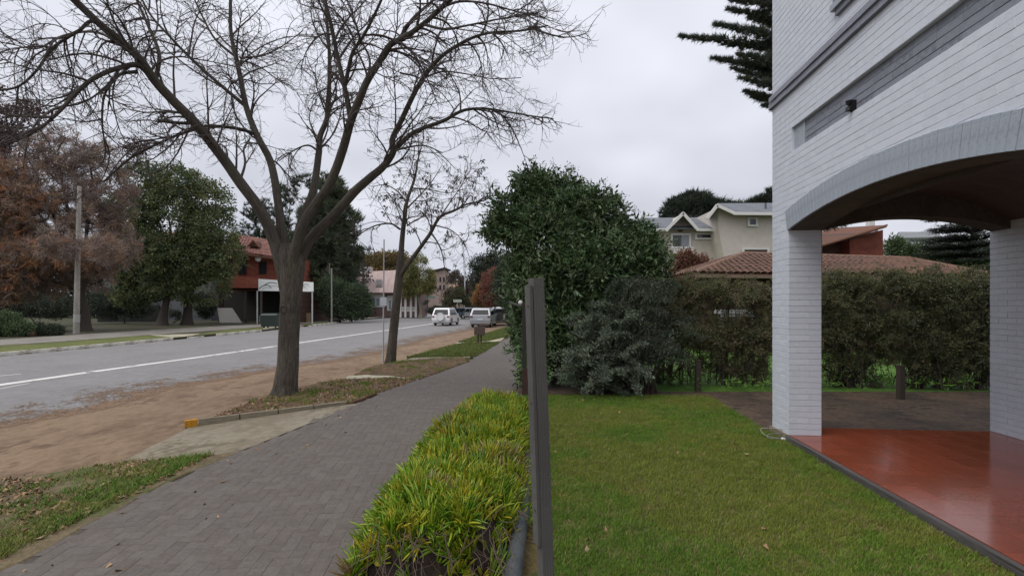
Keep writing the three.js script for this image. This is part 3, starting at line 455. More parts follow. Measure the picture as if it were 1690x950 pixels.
function sprigList(lobes, n, { seed = 1, size = 1, cols, len = 0.6, up = 0.5, dv = 0.28, per = 6 }) {   // shoots that stand out of the crown
  const r = rng(seed + 77), out = [], w = lobes.map((l) => Math.pow(l.r.x * l.r.y * l.r.z, 0.72)), tot = w.reduce((a, b) => a + b, 0);
  for (let q = 0; q < n; q++) { let t = r() * tot, k = 0; while (k < lobes.length - 1 && (t -= w[k]) > 0) k++; const l = lobes[k], d = V(r() * 2 - 1, r() * 1.7 - 0.5, r() * 2 - 1).normalize(), p = l.c.clone().add(V(d.x * l.r.x, d.y * l.r.y, d.z * l.r.z).multiplyScalar(0.85)), a = d.clone().add(V((r() - 0.5) * 0.8, up * r(), (r() - 0.5) * 0.8)).normalize(), L = len * (0.5 + 0.9 * r()), c = cols[Math.floor(r() * cols.length)];
    for (let i = 0; i < per; i++) { a.y -= 0.06; const s = i / per; out.push({ m: mat4(p.clone().addScaledVector(a, L * s), r() * 6.28, r() * 6.28, r() * 6.28, size * (0.85 - 0.5 * s) * (0.7 + 0.5 * r())), c: jitterCol(c, r, dv) }); } }
  return out;
}
const rel = (list, root) => { const t = new THREE.Matrix4().makeTranslation(-root.position.x, -root.position.y, -root.position.z); list.forEach((e) => e.m.premultiply(t)); return list; };
// trunk and limbs reaching into the lobes
function trunkOf(root, base, lobes, r0, mat, { seed = 1, limbs = 5, name = 'trunk', fork = 0.35, sides = 9 } = {}) {
  const r = rng(seed + 900), top = lobes.reduce((s, l) => s.add(l.c), V()).divideScalar(lobes.length), o = root.position, mb = new MB();
  const f = base.clone().lerp(top, fork); f.x += (r() - 0.5) * 0.3;
  const pts = spline([base.clone().sub(o), base.clone().lerp(f, 0.5).add(V((r() - 0.5) * r0, 0, (r() - 0.5) * r0)).sub(o), f.clone().sub(o), top.clone().sub(o)], 14);
  tube(mb, pts, (t) => r0 * (1 - 0.7 * t) * (1 + 0.5 * Math.exp(-t * 14)), sides);
  part(name, mb.geo(), mat, root);
  const pick = [...lobes].sort((a, b) => b.r.length() - a.r.length()).slice(0, limbs);
  for (const l of pick) { const m2 = new MB(), e = l.c.clone().add(V((r() - 0.5) * l.r.x, l.r.y * (0.2 + 0.4 * r()), (r() - 0.5) * l.r.z)); tube(m2, spline([f.clone().sub(o), f.clone().lerp(l.c, 0.55).add(V(0, 0.1, 0)).sub(o), l.c.clone().sub(o), e.sub(o)], 10), (t) => r0 * 0.45 * (1 - 0.85 * t), 6); part('limb', m2.geo(), mat, root); }
}
function leafTree({ name, label, category = 'tree', group, base, z, lobes, n, clump, size = 1, cols, trunkR = 0.2, limbs = 4, seed = 1, mat = M.leaf, barkMat = M.bark_dark, hollow, gap, freq, dv, upright, fork, sprigs }) {
  const root = thing(name, label, category, base, 0, group), ls = lobesAt(z, lobes);
  trunkOf(root, base, ls, trunkR, barkMat, { seed, limbs, fork });
  scatter('crown', clump, mat, rel(crownList(ls, n, { seed, size, cols, hollow, gap, freq, dv, upright }).concat(sprigs ? sprigList(ls, sprigs[0], { seed, size, cols, len: sprigs[1], dv, up: sprigs[2] ?? 0.5 }) : []), root), root);
  return root;
}

// ------------------------------ the two bare trees
function bareTree({ root, trunk, trunkRad, limbs, seed, dens, lens, twigR, gravity, mat }) {
  const o = root.position, r = rng(seed), sub = (p) => p.clone().sub(o);
  const twigs = new MB(), fine = new MB(), ends = [];
  {
    const mb = new MB(), pts = spline(trunk, 36); const n0 = pts.map(sub);
    tube(mb, n0, (t) => { const k = t * (trunkRad.length - 1), i = Math.min(trunkRad.length - 2, Math.floor(k)); return trunkRad[i] + (trunkRad[i + 1] - trunkRad[i]) * (k - i); }, 28, (s, k, a, len) => 1 + 0.16 * Math.exp(-len * 4) * Math.sin(a * 5 + 1) + 0.035 * Math.sin(a * 9 + len * 1.3) + 0.06 * fbm(Math.cos(a) * 1.5, Math.sin(a) * 1.5, len * 2.2, 3));
    part('trunk', mb.geo(), M.bark, root);
  }
  const rv = () => V(r() * 2 - 1, r() * 2 - 1, r() * 2 - 1).normalize();
  function shoot(start, dir, len, rad, level, mb) {
    const segs = level === 1 ? 9 : level === 2 ? 7 : 5, pts = [start.clone()], d = dir.clone(), p = start.clone(), turn = rv().multiplyScalar(level === 1 ? 0.2 : 0.24);
    for (let k = 0; k < segs; k++) { d.add(turn).add(rv().multiplyScalar(0.07)); d.y += gravity[level - 1] * (k / segs < 0.55 ? -0.6 : 1.1) * 0.1; d.normalize(); p.addScaledVector(d, len / segs); pts.push(p.clone()); }
    tube(mb, pts.map(sub), (t) => Math.max(twigR, rad * (1 - 0.8 * t)), level === 1 ? 5 : 3);
    if (level === 1) grow(pts, len, 2, rad); else if (level === 2) grow(pts, len, 3, rad); else if (r() < 0.3) ends.push(pts[pts.length - 1]);
    if (level === 2) ends.push(pts[pts.length - 1]);
  }
  function grow(pts, len, level, rad) {
    const n = Math.round(dens[level - 1] * len * (0.8 + 0.4 * r()));
    for (let k = 0; k < n; k++) {
      const t = level === 1 ? 0.1 + 0.9 * r() : 0.12 + 0.88 * r(), x = t * (pts.length - 1), i = Math.min(pts.length - 2, Math.floor(x)), p = pts[i].clone().lerp(pts[i + 1], x - i), tan = pts[i + 1].clone().sub(pts[i]).normalize();
      const side = rv(); side.addScaledVector(tan, -side.dot(tan)).normalize(); if (level === 1) side.y += 0.12;
      const d = tan.clone().multiplyScalar(0.75 + 0.3 * r()).add(side.multiplyScalar(0.6 + 0.5 * r())).normalize(), l = lens[level - 1] * (0.5 + 0.9 * r()) * (level === 1 ? 1 - 0.35 * t : 1);
      shoot(p, d, l, Math.min(rad * 0.55, [0.022, 0.009, 0.005][level - 1]), level, level === 1 ? twigs : fine);
    }
  }
  for (const L of limbs) {
    const pts = spline(L.pts, Math.max(12, L.pts.length * 5)), mb = new MB(); let len = 0; for (let k = 1; k < pts.length; k++) len += pts[k].distanceTo(pts[k - 1]);
    tube(mb, pts.map(sub), (t) => 0.86 * (L.r0 + (L.r1 - L.r0) * Math.pow(t, 0.8)), L.r0 > 0.05 ? 12 : 7, (s, k, a, l) => 1 + 0.1 * fbm(Math.cos(a) * 1.5 + k * 0.1, Math.sin(a) * 1.5, l * 3, 3));
    part('limb', mb.geo(), L.r0 > 0.03 ? M.bark : mat, root);
    const from = L.from ?? 0.12; const sl = pts.slice(Math.floor(from * pts.length)); grow(sl, len * (1 - from) * (L.k ?? 1), 1, (L.r0 + L.r1) / 2);
  }
  part('branches', twigs.geo(), mat, root, null, 'stuff'); part('twigs', fine.geo(), mat, root, null, 'stuff');
  return ends;
}
{
  const Z = 9.3, base = G(470, 655), root = thing('bare_tree', 'large leafless street tree with spreading limbs on the leaf strewn verge', 'tree', base);
  const p = (px, py, dz = 0) => P(px, py, Z + dz), T = (l) => l.map(([x, y, d]) => p(x, y, d));
  const limbs = [
    { pts: T([[474, 490, 0], [464, 440, -0.02], [450, 392, -0.05], [430, 348, -0.15], [395, 300, -0.3], [372, 267, -0.45], [321, 202, -0.8], [284, 165, -1.0], [256, 134, -1.2], [227, 94, -1.4], [199, 68, -1.55], [168, 43, -1.7], [122, 0, -1.95], [70, -50, -2.2]]), r0: 0.15, r1: 0.055, from: 0.25 },
    { pts: T([[476, 485, 0.05], [471, 430, 0.1], [464, 380, 0.1], [458, 330, 0.2], [446, 267, 0.35], [423, 222, 0.5], [406, 176, 0.65], [395, 122, 0.8], [389, 94, 0.85], [381, 57, 0.9], [380, 0, 1.0], [384, -70, 1.1]]), r0: 0.125, r1: 0.03, from: 0.25 },
    { pts: T([[406, 176, 0.65], [369, 145, 0.6], [315, 97, 0.5], [284, 65, 0.4], [247, 23, 0.3], [225, -20, 0.2]]), r0: 0.05, r1: 0.018 },
    { pts: T([[389, 94, 0.85], [355, 65, 0.9], [335, 30, 1.0], [321, 0, 1.1], [300, -50, 1.2]]), r0: 0.035, r1: 0.014 },
    { pts: T([[423, 222, 0.5], [400, 214, 0.3], [369, 209, 0.1], [340, 208, -0.1], [312, 216, -0.3], [284, 226, -0.4], [256, 239, -0.5], [216, 260, -0.6], [170, 300, -0.7]]), r0: 0.045, r1: 0.02 },
    { pts: T([[321, 202, -0.8], [300, 203, -0.9], [261, 199, -1.2]]), r0: 0.04, r1: 0.028, k: 0.5 },
    { pts: T([[256, 134, -1.2], [228, 108, -1.4], [199, 111, -1.6], [156, 128, -1.9], [122, 156, -2.2], [99, 182, -2.4], [60, 215, -2.6], [5, 240, -2.9]]), r0: 0.06, r1: 0.015 },
    { pts: T([[227, 118, -1.4], [199, 122, -1.5], [182, 138, -1.6], [171, 159, -1.7], [168, 205, -1.8], [172, 235, -1.8]]), r0: 0.035, r1: 0.012 },
    { pts: T([[168, 43, -1.7], [150, 35, -1.8], [130, 50, -1.9], [110, 62, -2.0], [85, 80, -2.1], [57, 119, -2.3], [23, 145, -2.5], [-30, 150, -2.7]]), r0: 0.035, r1: 0.014 },
    { pts: T([[199, 68, -1.55], [150, 52, -1.2], [100, 60, -0.9], [60, 80, -0.6], [10, 70, -0.3]]), r0: 0.03, r1: 0.012 },
    { pts: T([[256, 134, -1.2], [262, 90, -1.0], [245, 45, -0.9], [225, 0, -0.7], [205, -50, -0.6]]), r0: 0.045, r1: 0.018 },
    // pale upright limb in the middle
    { pts: T([[480, 485, 0.1], [484, 430, 0.25], [496, 370, 0.5], [516, 315, 0.7], [526, 250, 0.9], [528, 225, 0.95], [539, 196, 1.05], [543, 139, 1.2], [543, 83, 1.3], [538, 20, 1.4], [535, -50, 1.5]]), r0: 0.12, r1: 0.03, from: 0.3 },
    { pts: T([[526, 250, 0.9], [510, 240, 0.8], [490, 245, 0.6], [460, 265, 0.4]]), r0: 0.03, r1: 0.012 },
    // dark limb crossing it
    { pts: T([[479, 485, -0.05], [483, 430, -0.12], [500, 372, -0.25], [522, 335, -0.3], [543, 305, -0.4], [566, 245, -0.55], [579, 199, -0.7], [596, 156, -0.85], [606, 133, -0.9], [625, 103, -1.0], [645, 73, -1.1], [665, 63, -1.15], [698, 40, -1.25], [732, 10, -1.4], [775, -30, -1.6]]), r0: 0.13, r1: 0.035, from: 0.3 },
    { pts: T([[579, 199, -0.7], [572, 160, -0.75], [566, 133, -0.8], [556, 90, -0.8], [546, 40, -0.8], [536, 0, -0.8], [525, -50, -0.8]]), r0: 0.06, r1: 0.03 },
    { pts: T([[568, 140, -0.8], [572, 126, -0.85], [582, 86, -1.0], [599, 60, -1.1], [615, 30, -1.2], [629, 0, -1.3], [650, -45, -1.4]]), r0: 0.045, r1: 0.02 },
    { pts: T([[645, 73, -1.1], [659, 63, -1.0], [682, 30, -0.9], [715, 0, -0.8], [745, -30, -0.7]]), r0: 0.05, r1: 0.02 },
    { pts: T([[606, 133, -0.9], [610, 99, -0.8], [596, 66, -0.7], [584, 30, -0.6], [572, 0, -0.5], [560, -45, -0.4]]), r0: 0.026, r1: 0.012 },
    { pts: T([[566, 140, -0.8], [553, 122, -0.85], [540, 116, -0.9]]), r0: 0.03, r1: 0.02, k: 0.4 },
    // right limb and its two arms
    { pts: T([[480, 492, 0.02], [490, 440, 0.04], [512, 395, 0.05], [548, 358, 0], [586, 315, -0.05], [612, 292, -0.1], [632, 275, -0.1], [649, 249, -0.15], [647, 232, -0.15], [662, 199, -0.2], [692, 139, -0.3], [722, 99, -0.35], [758, 73, -0.4], [798, 56, -0.45], [864, 50, -0.5], [905, 42, -0.5]]), r0: 0.14, r1: 0.014, from: 0.3 },
    { pts: T([[649, 249, -0.15], [682, 219, 0.1], [732, 199, 0.35], [765, 182, 0.5], [798, 179, 0.6], [830, 183, 0.7], [864, 189, 0.8], [914, 196, 0.9]]), r0: 0.06, r1: 0.012 },
    { pts: T([[649, 249, -0.15], [672, 243, -0.4], [700, 240, -0.6], [730, 252, -0.8]]), r0: 0.028, r1: 0.01 },
    { pts: T([[732, 10, -1.4], [760, 2, -1.3], [800, 5, -1.2], [850, 18, -1.1], [900, 30, -1.0]]), r0: 0.03, r1: 0.01 },
    { pts: T([[700, 128, -0.3], [730, 118, 0], [770, 122, 0.3], [815, 130, 0.5], [860, 128, 0.7]]), r0: 0.022, r1: 0.009 },
    { pts: T([[660, 120, -1.0], [690, 128, -0.7], [725, 150, -0.4], [750, 180, -0.2]]), r0: 0.02, r1: 0.008 },
    { pts: T([[698, 40, -1.25], [735, 48, -1.5], [770, 42, -1.7], [830, 30, -1.9], [890, 20, -2]]), r0: 0.03, r1: 0.009 },
    // lower left droopers
    { pts: T([[395, 300, -0.3], [404, 270, -0.2], [402, 245, 0], [412, 228, 0.2]]), r0: 0.03, r1: 0.018, k: 0.6 },
    { pts: T([[397, 130, 0.8], [380, 140, 0.6], [371, 165, 0.5], [368, 200, 0.4]]), r0: 0.02, r1: 0.008 },
    { pts: T([[395, 95, 0.85], [430, 92, 0.9], [465, 76, 1.0], [500, 50, 1.1]]), r0: 0.025, r1: 0.01 },
    { pts: T([[430, 95, 0.6], [400, 98, 0.5], [440, 72, 0.8], [480, 60, 0.9], [530, 62, 1.0]]).slice(1), r0: 0.018, r1: 0.008 },
  ];
  limbs.forEach((l) => { if (l.pts.length < 3) l.pts.splice(1, 0, l.pts[0].clone().lerp(l.pts[1], 0.5)); });
  bareTree({ root, trunk: T([[468, 668, 0], [471, 640, 0], [475, 600, 0], [476, 560, 0], [478, 520, 0], [481, 470, 0], [481, 430, 0], [479, 402, 0]]), trunkRad: [0.33, 0.22, 0.193, 0.184, 0.186, 0.2, 0.235, 0.18], limbs, seed: 41, dens: [4.5, 8.0, 5.2], lens: [1.4, 0.52, 0.22], twigR: 0.0023, gravity: [1.1, 1.0, 0.6], mat: M.twig });
  const kn = new MB(); // the healed knot on the trunk
  part('knot', new THREE.TorusGeometry(0.055, 0.022, 8, 18).scale(1, 1.15, 1).translate(0.06, 1.66, 0.188), M.bark, root, 'ring shaped knot of a healed branch');
}
{
  const Z = 14.6, base = G(645, 600, 0.02), root = thing('bare_tree', 'slender leafless tree with dangling seed clusters on the brown mound', 'tree', base);
  const p = (px, py, dz = 0) => P(px, py, Z + dz), T = (l) => l.map(([x, y, d]) => p(x, y, d));
  const limbs = [
    { pts: T([[661, 440, 0], [663, 400, 0.1], [668, 355, 0.1], [672, 330, 0.2], [684, 295, 0.3], [690, 262, 0.4], [700, 225, 0.4]]), r0: 0.12, r1: 0.015, from: 0.1 },
    { pts: T([[657, 462, 0], [668, 443, -0.1], [690, 413, -0.2], [710, 385, -0.3], [726, 358, -0.4], [750, 347, -0.5], [770, 337, -0.6], [800, 330, -0.7], [812, 322, -0.8]]), r0: 0.1, r1: 0.015, from: 0.15 },
    { pts: T([[712, 385, -0.3], [722, 400, -0.6], [730, 420, -0.9], [734, 445, -1.0]]), r0: 0.035, r1: 0.012 },
    { pts: T([[660, 378, 0.1], [645, 369, -0.2], [620, 372, -0.4], [600, 382, -0.6], [586, 392, -0.7]]), r0: 0.04, r1: 0.012 },
    { pts: T([[672, 335, 0.2], [655, 315, 0.4], [635, 305, 0.6], [612, 308, 0.8]]), r0: 0.035, r1: 0.01 },
    { pts: T([[670, 345, 0.1], [690, 325, 0.5], [712, 300, 0.8], [728, 275, 1.0]]), r0: 0.035, r1: 0.01 },
    { pts: T([[672, 372, 0.1], [688, 362, -0.4], [708, 355, -0.8], [724, 360, -1]]), r0: 0.03, r1: 0.01 },
    { pts: T([[678, 310, 0.3], [705, 312, 0.8], [740, 318, 1.2], [770, 310, 1.5]]), r0: 0.028, r1: 0.009 },
    { pts: T([[726, 358, -0.4], [745, 330, -0.2], [762, 305, 0], [770, 280, 0.2]]), r0: 0.028, r1: 0.009 },
    { pts: T([[720, 372, -0.4], [745, 380, -0.7], [765, 400, -1], [775, 425, -1.2]]), r0: 0.025, r1: 0.008 },
  ];
  const ends = bareTree({ root, trunk: T([[643, 606, 0], [645, 590, 0], [648, 560, 0], [652, 520, 0], [656, 480, 0], [660, 445, 0], [661, 425, 0]]), trunkRad: [0.2, 0.15, 0.135, 0.13, 0.126, 0.122, 0.1], limbs, seed: 53, dens: [4.4, 5.6, 3.6], lens: [1.05, 0.42, 0.22], twigR: 0.0046, gravity: [-0.3, -1.2, -0.8], mat: M.twig });
  const r = rng(8), pod = leafClump(5, 10, 0.035, 0.07, 0.025, 1.2), list = [];
  ends.filter(() => r() < 0.3).forEach((e) => list.push({ m: mat4(e.clone().sub(root.position), 0, r() * 6, 0, 0.8 + r() * 1.0), c: jitterCol(L3(0.04, 0.03, 0.022), r) }));
  scatter('seed_clusters', pod, M.leaf, list, root);
}

// ------------------------------ near shrubs on the right
const GREEN_DARK = [L3(0.07, 0.125, 0.038), L3(0.092, 0.15, 0.05), L3(0.046, 0.088, 0.028), L3(0.15, 0.2, 0.1)];
const clumpA = leafClump(1, 10, 0.16, 0.115, 0.042, 0.5);
leafTree({ name: 'evergreen_shrub', label: 'tall dark green glossy shrub beside the pavement, behind the wooden post', category: 'shrub', base: V(0.95, 0, -10.6), z: 10.4, trunkR: 0.09, limbs: 6, fork: 0.25, seed: 3, mat: M.gloss_leaf, clump: clumpA, n: 7600, sprigs: [420, 0.55], size: 1, cols: GREEN_DARK, hollow: 0.25, gap: -0.03, freq: 2.2,
  lobes: [[885, 312, 40, 32], [852, 345, 42, 32, -0.2], [925, 330, 60, 42], [832, 385, 38, 30, -0.2], [975, 356, 58, 44, 0.3], [1035, 402, 55, 40, 0.4], [900, 400, 66, 60, -0.3], [965, 440, 85, 70], [1045, 440, 62, 50, 0.4], [875, 470, 42, 60, -0.3], [905, 545, 45, 62, -0.2], [960, 540, 80, 80, 0.2], [868, 550, 24, 50, 0.2], [880, 600, 26, 40, -0.2]] });
// arching grey green shrub: stems that lean over, leaves in rows along them
function archingShrub({ name, label, base, tips, n, leaf, cols, seed, size, stemR = 0.012, rows = 40, width = 0.5, mat = M.leaf }) {
  const root = thing(name, label, 'shrub', base), r = rng(seed), list = [], mb = new MB();
  for (let k = 0; k < n; k++) {
    const t = tips[Math.floor(r() * tips.length)], tip = P(t[0] + (r() - 0.5) * t[3], t[1] + (r() - 0.5) * t[3] * 0.7, t[2] + (r() - 0.5) * 0.9), b = base.clone().add(V((r() - 0.5) * width * 2, 0, (r() - 0.5) * width));
    const mid = b.clone().lerp(tip, 0.55); mid.y = Math.max(mid.y, tip.y + 0.02 + 0.22 * r()); mid.x = b.x + (tip.x - b.x) * (0.35 + 0.2 * r());
    const pts = spline([b, b.clone().lerp(mid, 0.5).add(V(0, 0.15, 0)), mid, tip], 14); tube(mb, pts.map((p) => p.clone().sub(base)), (q) => stemR * (1 - 0.75 * q), 4);
    const curve = new THREE.CatmullRomCurve3(pts);
    const m = rows + Math.floor(r() * 12);
    for (let i = 0; i < m; i++) { const q = 0.25 + 0.75 * (i / m), p = curve.getPoint(q), tg = curve.getTangent(q), yaw = Math.atan2(tg.x, tg.z); const side = V(tg.z, 0, -tg.x).normalize(), off = (r() - 0.5) * 0.13 * (1.3 - q * 0.9); p.addScaledVector(side, off); p.y -= Math.abs(off) * 0.35 + r() * 0.04; list.push({ m: mat4(p.sub(base), -0.3 + (r() - 0.5) * 0.9, yaw + (r() - 0.5) * 1.6, (r() - 0.5) * 0.9, size * (0.65 + 0.7 * r())), c: jitterCol(cols[Math.floor(r() * cols.length)], r, 0.3) }); }
  }
  part('stems', mb.geo(), M.stem, root, null, 'stuff'); scatter('foliage', leaf, mat, list, root); return root;
}
const small = leafClump(21, 8, 0.04, 0.05, 0.024, 0.2);
archingShrub({ name: 'arching_shrub', label: 'grey green shrub with arching leafy sprays in front of the tall evergreen', base: V(2.1, 0, -9.75), seed: 5, n: 135, size: 1.05, leaf: small, rows: 44, width: 0.8, cols: [L3(0.135, 0.165, 0.105), L3(0.08, 0.11, 0.06), L3(0.18, 0.215, 0.145), L3(0.06, 0.085, 0.045)],
  tips: [[1010, 520, 9.4, 60], [1060, 525, 9.3, 70], [1095, 560, 9.2, 60], [1000, 560, 9.0, 80], [960, 600, 9.0, 70], [1040, 600, 9.1, 70], [930, 630, 9.1, 40], [1000, 625, 9.0, 60], [1130, 500, 9.5, 60], [1105, 480, 9.8, 40], [950, 545, 9.3, 60], [1140, 545, 9.4, 60], [1130, 590, 9.4, 50], [985, 640, 8.9, 50], [1050, 638, 9.0, 50], [920, 600, 9.2, 50]] });
const olive = [L3(0.125, 0.135, 0.045), L3(0.16, 0.155, 0.058), L3(0.09, 0.105, 0.038), L3(0.18, 0.13, 0.065)];
const hedgeLeaf = leafClump(31, 12, 0.1, 0.055, 0.024, 0.1);
function hedgeBush(label, px, z, lobes, n, seed, stems, extra = {}) {
  const base = G(px, CY + EYE * F / z), root = thing('hedge_bush', label, 'shrub', base, 0, 'bushes of the boundary hedge'), r = rng(seed), ls = lobesAt(z, lobes);
  for (let k = 0; k < stems; k++) { const l = ls[k % ls.length], mb = new MB(), b = V((r() - 0.5) * 0.7, 0, (r() - 0.5) * 0.3), e = l.c.clone().sub(base).add(V((r() - 0.5) * l.r.x, (r() - 0.3) * l.r.y, 0)); tube(mb, spline([b, b.clone().lerp(e, 0.4).add(V((r() - 0.5) * 0.2, 0.05, 0)), e], 9), (t) => 0.028 * (1 - 0.7 * t), 5); part('stem', mb.geo(), M.stem, root); }
  const arcs = [], am = new MB();
  for (let k = 0; k < 44; k++) { const l = ls[Math.floor(r() * ls.length)], tip = l.c.clone().add(V((r() - 0.5) * 2.3 * l.r.x, (r() - 0.55) * 1.9 * l.r.y, (r() - 0.5) * 2 * l.r.z)), b = base.clone().add(V((r() - 0.5) * 1.3, 0.02, (r() - 0.5) * 0.6)), mid = b.clone().lerp(tip, 0.6); mid.x = b.x + (tip.x - b.x) * 0.38; mid.y = Math.max(mid.y, tip.y + 0.3 * (r() - 0.3)); const pts = spline([b, mid, tip], 10); tube(am, pts.map((p) => p.clone().sub(base)), (t) => 0.009 * (1 - 0.7 * t), 4); const cv = new THREE.CatmullRomCurve3(pts); for (let i = 0; i < 30; i++) { const q = 0.42 + 0.58 * i / 30, p = cv.getPoint(q); p.add(V((r() - 0.5) * 0.12, (r() - 0.6) * 0.1, (r() - 0.5) * 0.12)); const cc = extra.cols ?? olive; arcs.push({ m: mat4(p, r() * 6, r() * 6, r() * 6, 0.5 + 0.35 * r()), c: jitterCol(cc[Math.floor(r() * cc.length)], r, 0.35) }); } }
  part('shoots', am.geo(), M.stem, root, null, 'stuff');
  scatter('foliage', hedgeLeaf, M.leaf, rel(arcs.concat(crownList(ls, Math.round(n * 0.5), { seed, size: 1, cols: extra.cols ?? olive, hollow: 0.1, gap: -0.04, freq: 2.1, dv: 0.35 })).concat(sprigList(ls, 150, { seed, size: 0.85, cols: extra.cols ?? olive, len: 0.6, up: 0.45, dv: 0.35, per: 8 })), root), root);
}
hedgeBush('olive hedge bush behind the arching grey shrub', 1105, 10.6, [[1080, 500, 45, 40], [1130, 490, 45, 38], [1115, 545, 60, 40], [1070, 565, 30, 24], [1150, 566, 40, 24], [1088, 605, 22, 22], [1168, 600, 18, 18]], 2700, 11, 9);
hedgeBush('olive hedge bush just left of the white pier', 1215, 10.4, [[1200, 485, 55, 26], [1255, 500, 45, 30, 0.3], [1190, 555, 50, 28], [1250, 560, 50, 32], [1205, 606, 24, 24], [1258, 612, 14, 18]], 2800, 12, 8);
hedgeBush('olive hedge bush seen through the arch next to the white pier', 1410, 10.2, [[1390, 475, 50, 32], [1440, 480, 50, 34], [1380, 535, 42, 42], [1435, 545, 45, 38], [1330, 500, 60, 45], [1330, 560, 60, 34], [1378, 602, 22, 26], [1428, 598, 24, 22], [1448, 628, 12, 12]], 4000, 13, 9, { cols: [L3(0.12, 0.125, 0.042), L3(0.15, 0.135, 0.052), L3(0.085, 0.095, 0.036)] });
hedgeBush('olive hedge bush in the middle of the porch arch', 1525, 10.0, [[1500, 474, 50, 32], [1550, 484, 50, 36], [1490, 540, 42, 38], [1560, 545, 50, 38], [1512, 606, 18, 26], [1560, 604, 26, 30], [1470, 586, 14, 12]], 3600, 14, 9, { cols: [L3(0.11, 0.12, 0.04), L3(0.14, 0.13, 0.048), L3(0.08, 0.09, 0.034)] });
hedgeBush('dark hedge bush at the right end of the porch arch', 1630, 9.9, [[1610, 480, 50, 35], [1660, 490, 50, 45], [1620, 560, 46, 48], [1670, 570, 50, 45], [1640, 610, 30, 18], [1700, 600, 40, 40], [1600, 600, 22, 16]], 3800, 15, 8, { cols: [L3(0.1, 0.11, 0.038), L3(0.125, 0.12, 0.046), L3(0.07, 0.08, 0.03)] });
// low bright weeds along the foot of the hedge
{ const r = rng(61), list = [], root = thing('hedge_weeds', 'bright green weeds growing along the foot of the hedge', 'weeds', V(4, 0, -10.2)); root.userData.kind = 'stuff'; const w = leafClump(41, 8, 0.09, 0.1, 0.03, -0.5); for (let k = 0; k < 420; k++) { const x = 2.6 + r() * 9, z = -9.6 - r() * 1.6; if (fbm(x * 0.9, z * 2, 3) < 0.0) continue; list.push({ m: mat4(V(x - 4, 0.05 + 0.16 * r(), z + 10.2), 0, r() * 6, 0, 0.6 + r() * 0.9), c: jitterCol(L3(0.13, 0.27, 0.03), r, 0.3) }); } scatter('foliage', w, M.leaf, list, root); }
// hedge posts
{ const post = thing('fence_post', 'dark weathered fence post left of the pier, in the hedge line', 'post', G(1152, 645), 0, 'dark posts in the hedge line'); part('post', box(0.1, 0.62, 0.09, 0, 0.3, 0), M.stem, post); part('post_cap', box(0.11, 0.03, 0.1, 0, 0.62, 0), M.stem, post);
  copyOf(post, G(1487, 659), 0.1, 'dark weathered fence post seen through the porch arch', 'dark posts in the hedge line'); }

// ------------------------------ conifer behind the white house
{
  const Z = 15, base = V(9.6, 0, -Z - 0.4), root = thing('conifer', 'tall dark spiky conifer rising behind the upper wall of the white house', 'tree', base);
  const mb = new MB(); tube(mb, spline([V(0, 0, 0), V(0.1, 5, 0), V(0, 10, 0), V(0.1, 15, 0)], 16), (t) => 0.32 * (1 - 0.85 * t), 10); part('trunk', mb.geo(), M.bark_dark, root);
  const r = rng(71), list = [], bm = new MB(), ndl = spray(9, 22, 0.26, 0.022, 1.3), cols = [L3(0.05, 0.066, 0.05), L3(0.066, 0.085, 0.06), L3(0.1, 0.11, 0.06)];
  const branch = (a, b, sag, dens) => { const m = a.clone().lerp(b, 0.55); m.y += sag; const pts = spline([a, m, b], 22); tube(bm, pts.map((p) => p.clone().sub(base)), (t) => 0.05 * (1 - 0.85 * t), 5); const cv = new THREE.CatmullRomCurve3(pts), n = Math.round(dens * a.distanceTo(b)); for (let k = 0; k < n; k++) { const t = 0.2 + 0.8 * k / n, p = cv.getPoint(t), tg = cv.getTangent(t); const w = 0.32 * (1.05 - t); p.add(V((r() - 0.5) * w, (r() - 0.5) * w * 1.1, (r() - 0.5) * w * 1.6)); const qd = new THREE.Quaternion().setFromUnitVectors(V(0, 1, 0), tg.clone().add(V((r() - 0.5) * 1.6, (r() - 0.3) * 1.7, (r() - 0.5) * 1.6)).normalize()); list.push({ m: new THREE.Matrix4().compose(p.sub(base), qd, V(1, 1, 1).multiplyScalar((0.6 + 0.6 * r()) * (1.2 - 0.6 * t))), c: jitterCol(cols[Math.floor(r() * 3)], r) }); } };
  for (const [tx, ty, sy, sag, dz] of [[1122, 60, 95, 0.1, 0], [1176, 96, 120, -0.05, 0.3], [1180, 40, 60, -0.1, -0.5], [1200, 15, 50, 0.05, 0.2], [1204, 0, 30, 0.1, -0.3], [1206, 112, 140, -0.1, 0.4], [1222, 128, 150, -0.1, -0.4], [1228, 150, 165, -0.1, 0.2], [1240, 160, 172, -0.1, 0.4], [1258, 174, 178, -0.1, 0], [1225, 75, 100, 0.1, 0.5], [1235, 30, 60, 0, 0.6], [1215, 90, 110, 0, -0.6], [1210, -20, 20, 0, 0], [1230, 110, 130, 0, 0.5], [1180, -30, 10, 0.1, 0.3]]) branch(P(1352, sy, Z + 0.4), P(tx, ty, Z + dz), sag, 40);
  for (let k = 0; k < 26; k++) { const a = r() * 6.28, y = 3.2 + r() * 11, l = 3.6 * (1 - y / 17); if (Math.cos(a) < -0.2 && y < 9) continue; const s = V(base.x, y, base.z); branch(s, s.clone().add(V(Math.cos(a) * l, 0.4, Math.sin(a) * l)), 0, 26); }
  part('branches', bm.geo(), M.bark_dark, root, null, 'stuff'); scatter('needles', ndl, M.leaf, list, root);
}
M.blade = new THREE.MeshStandardMaterial({ color: 0xffffff, roughness: 0.8, side: THREE.DoubleSide });
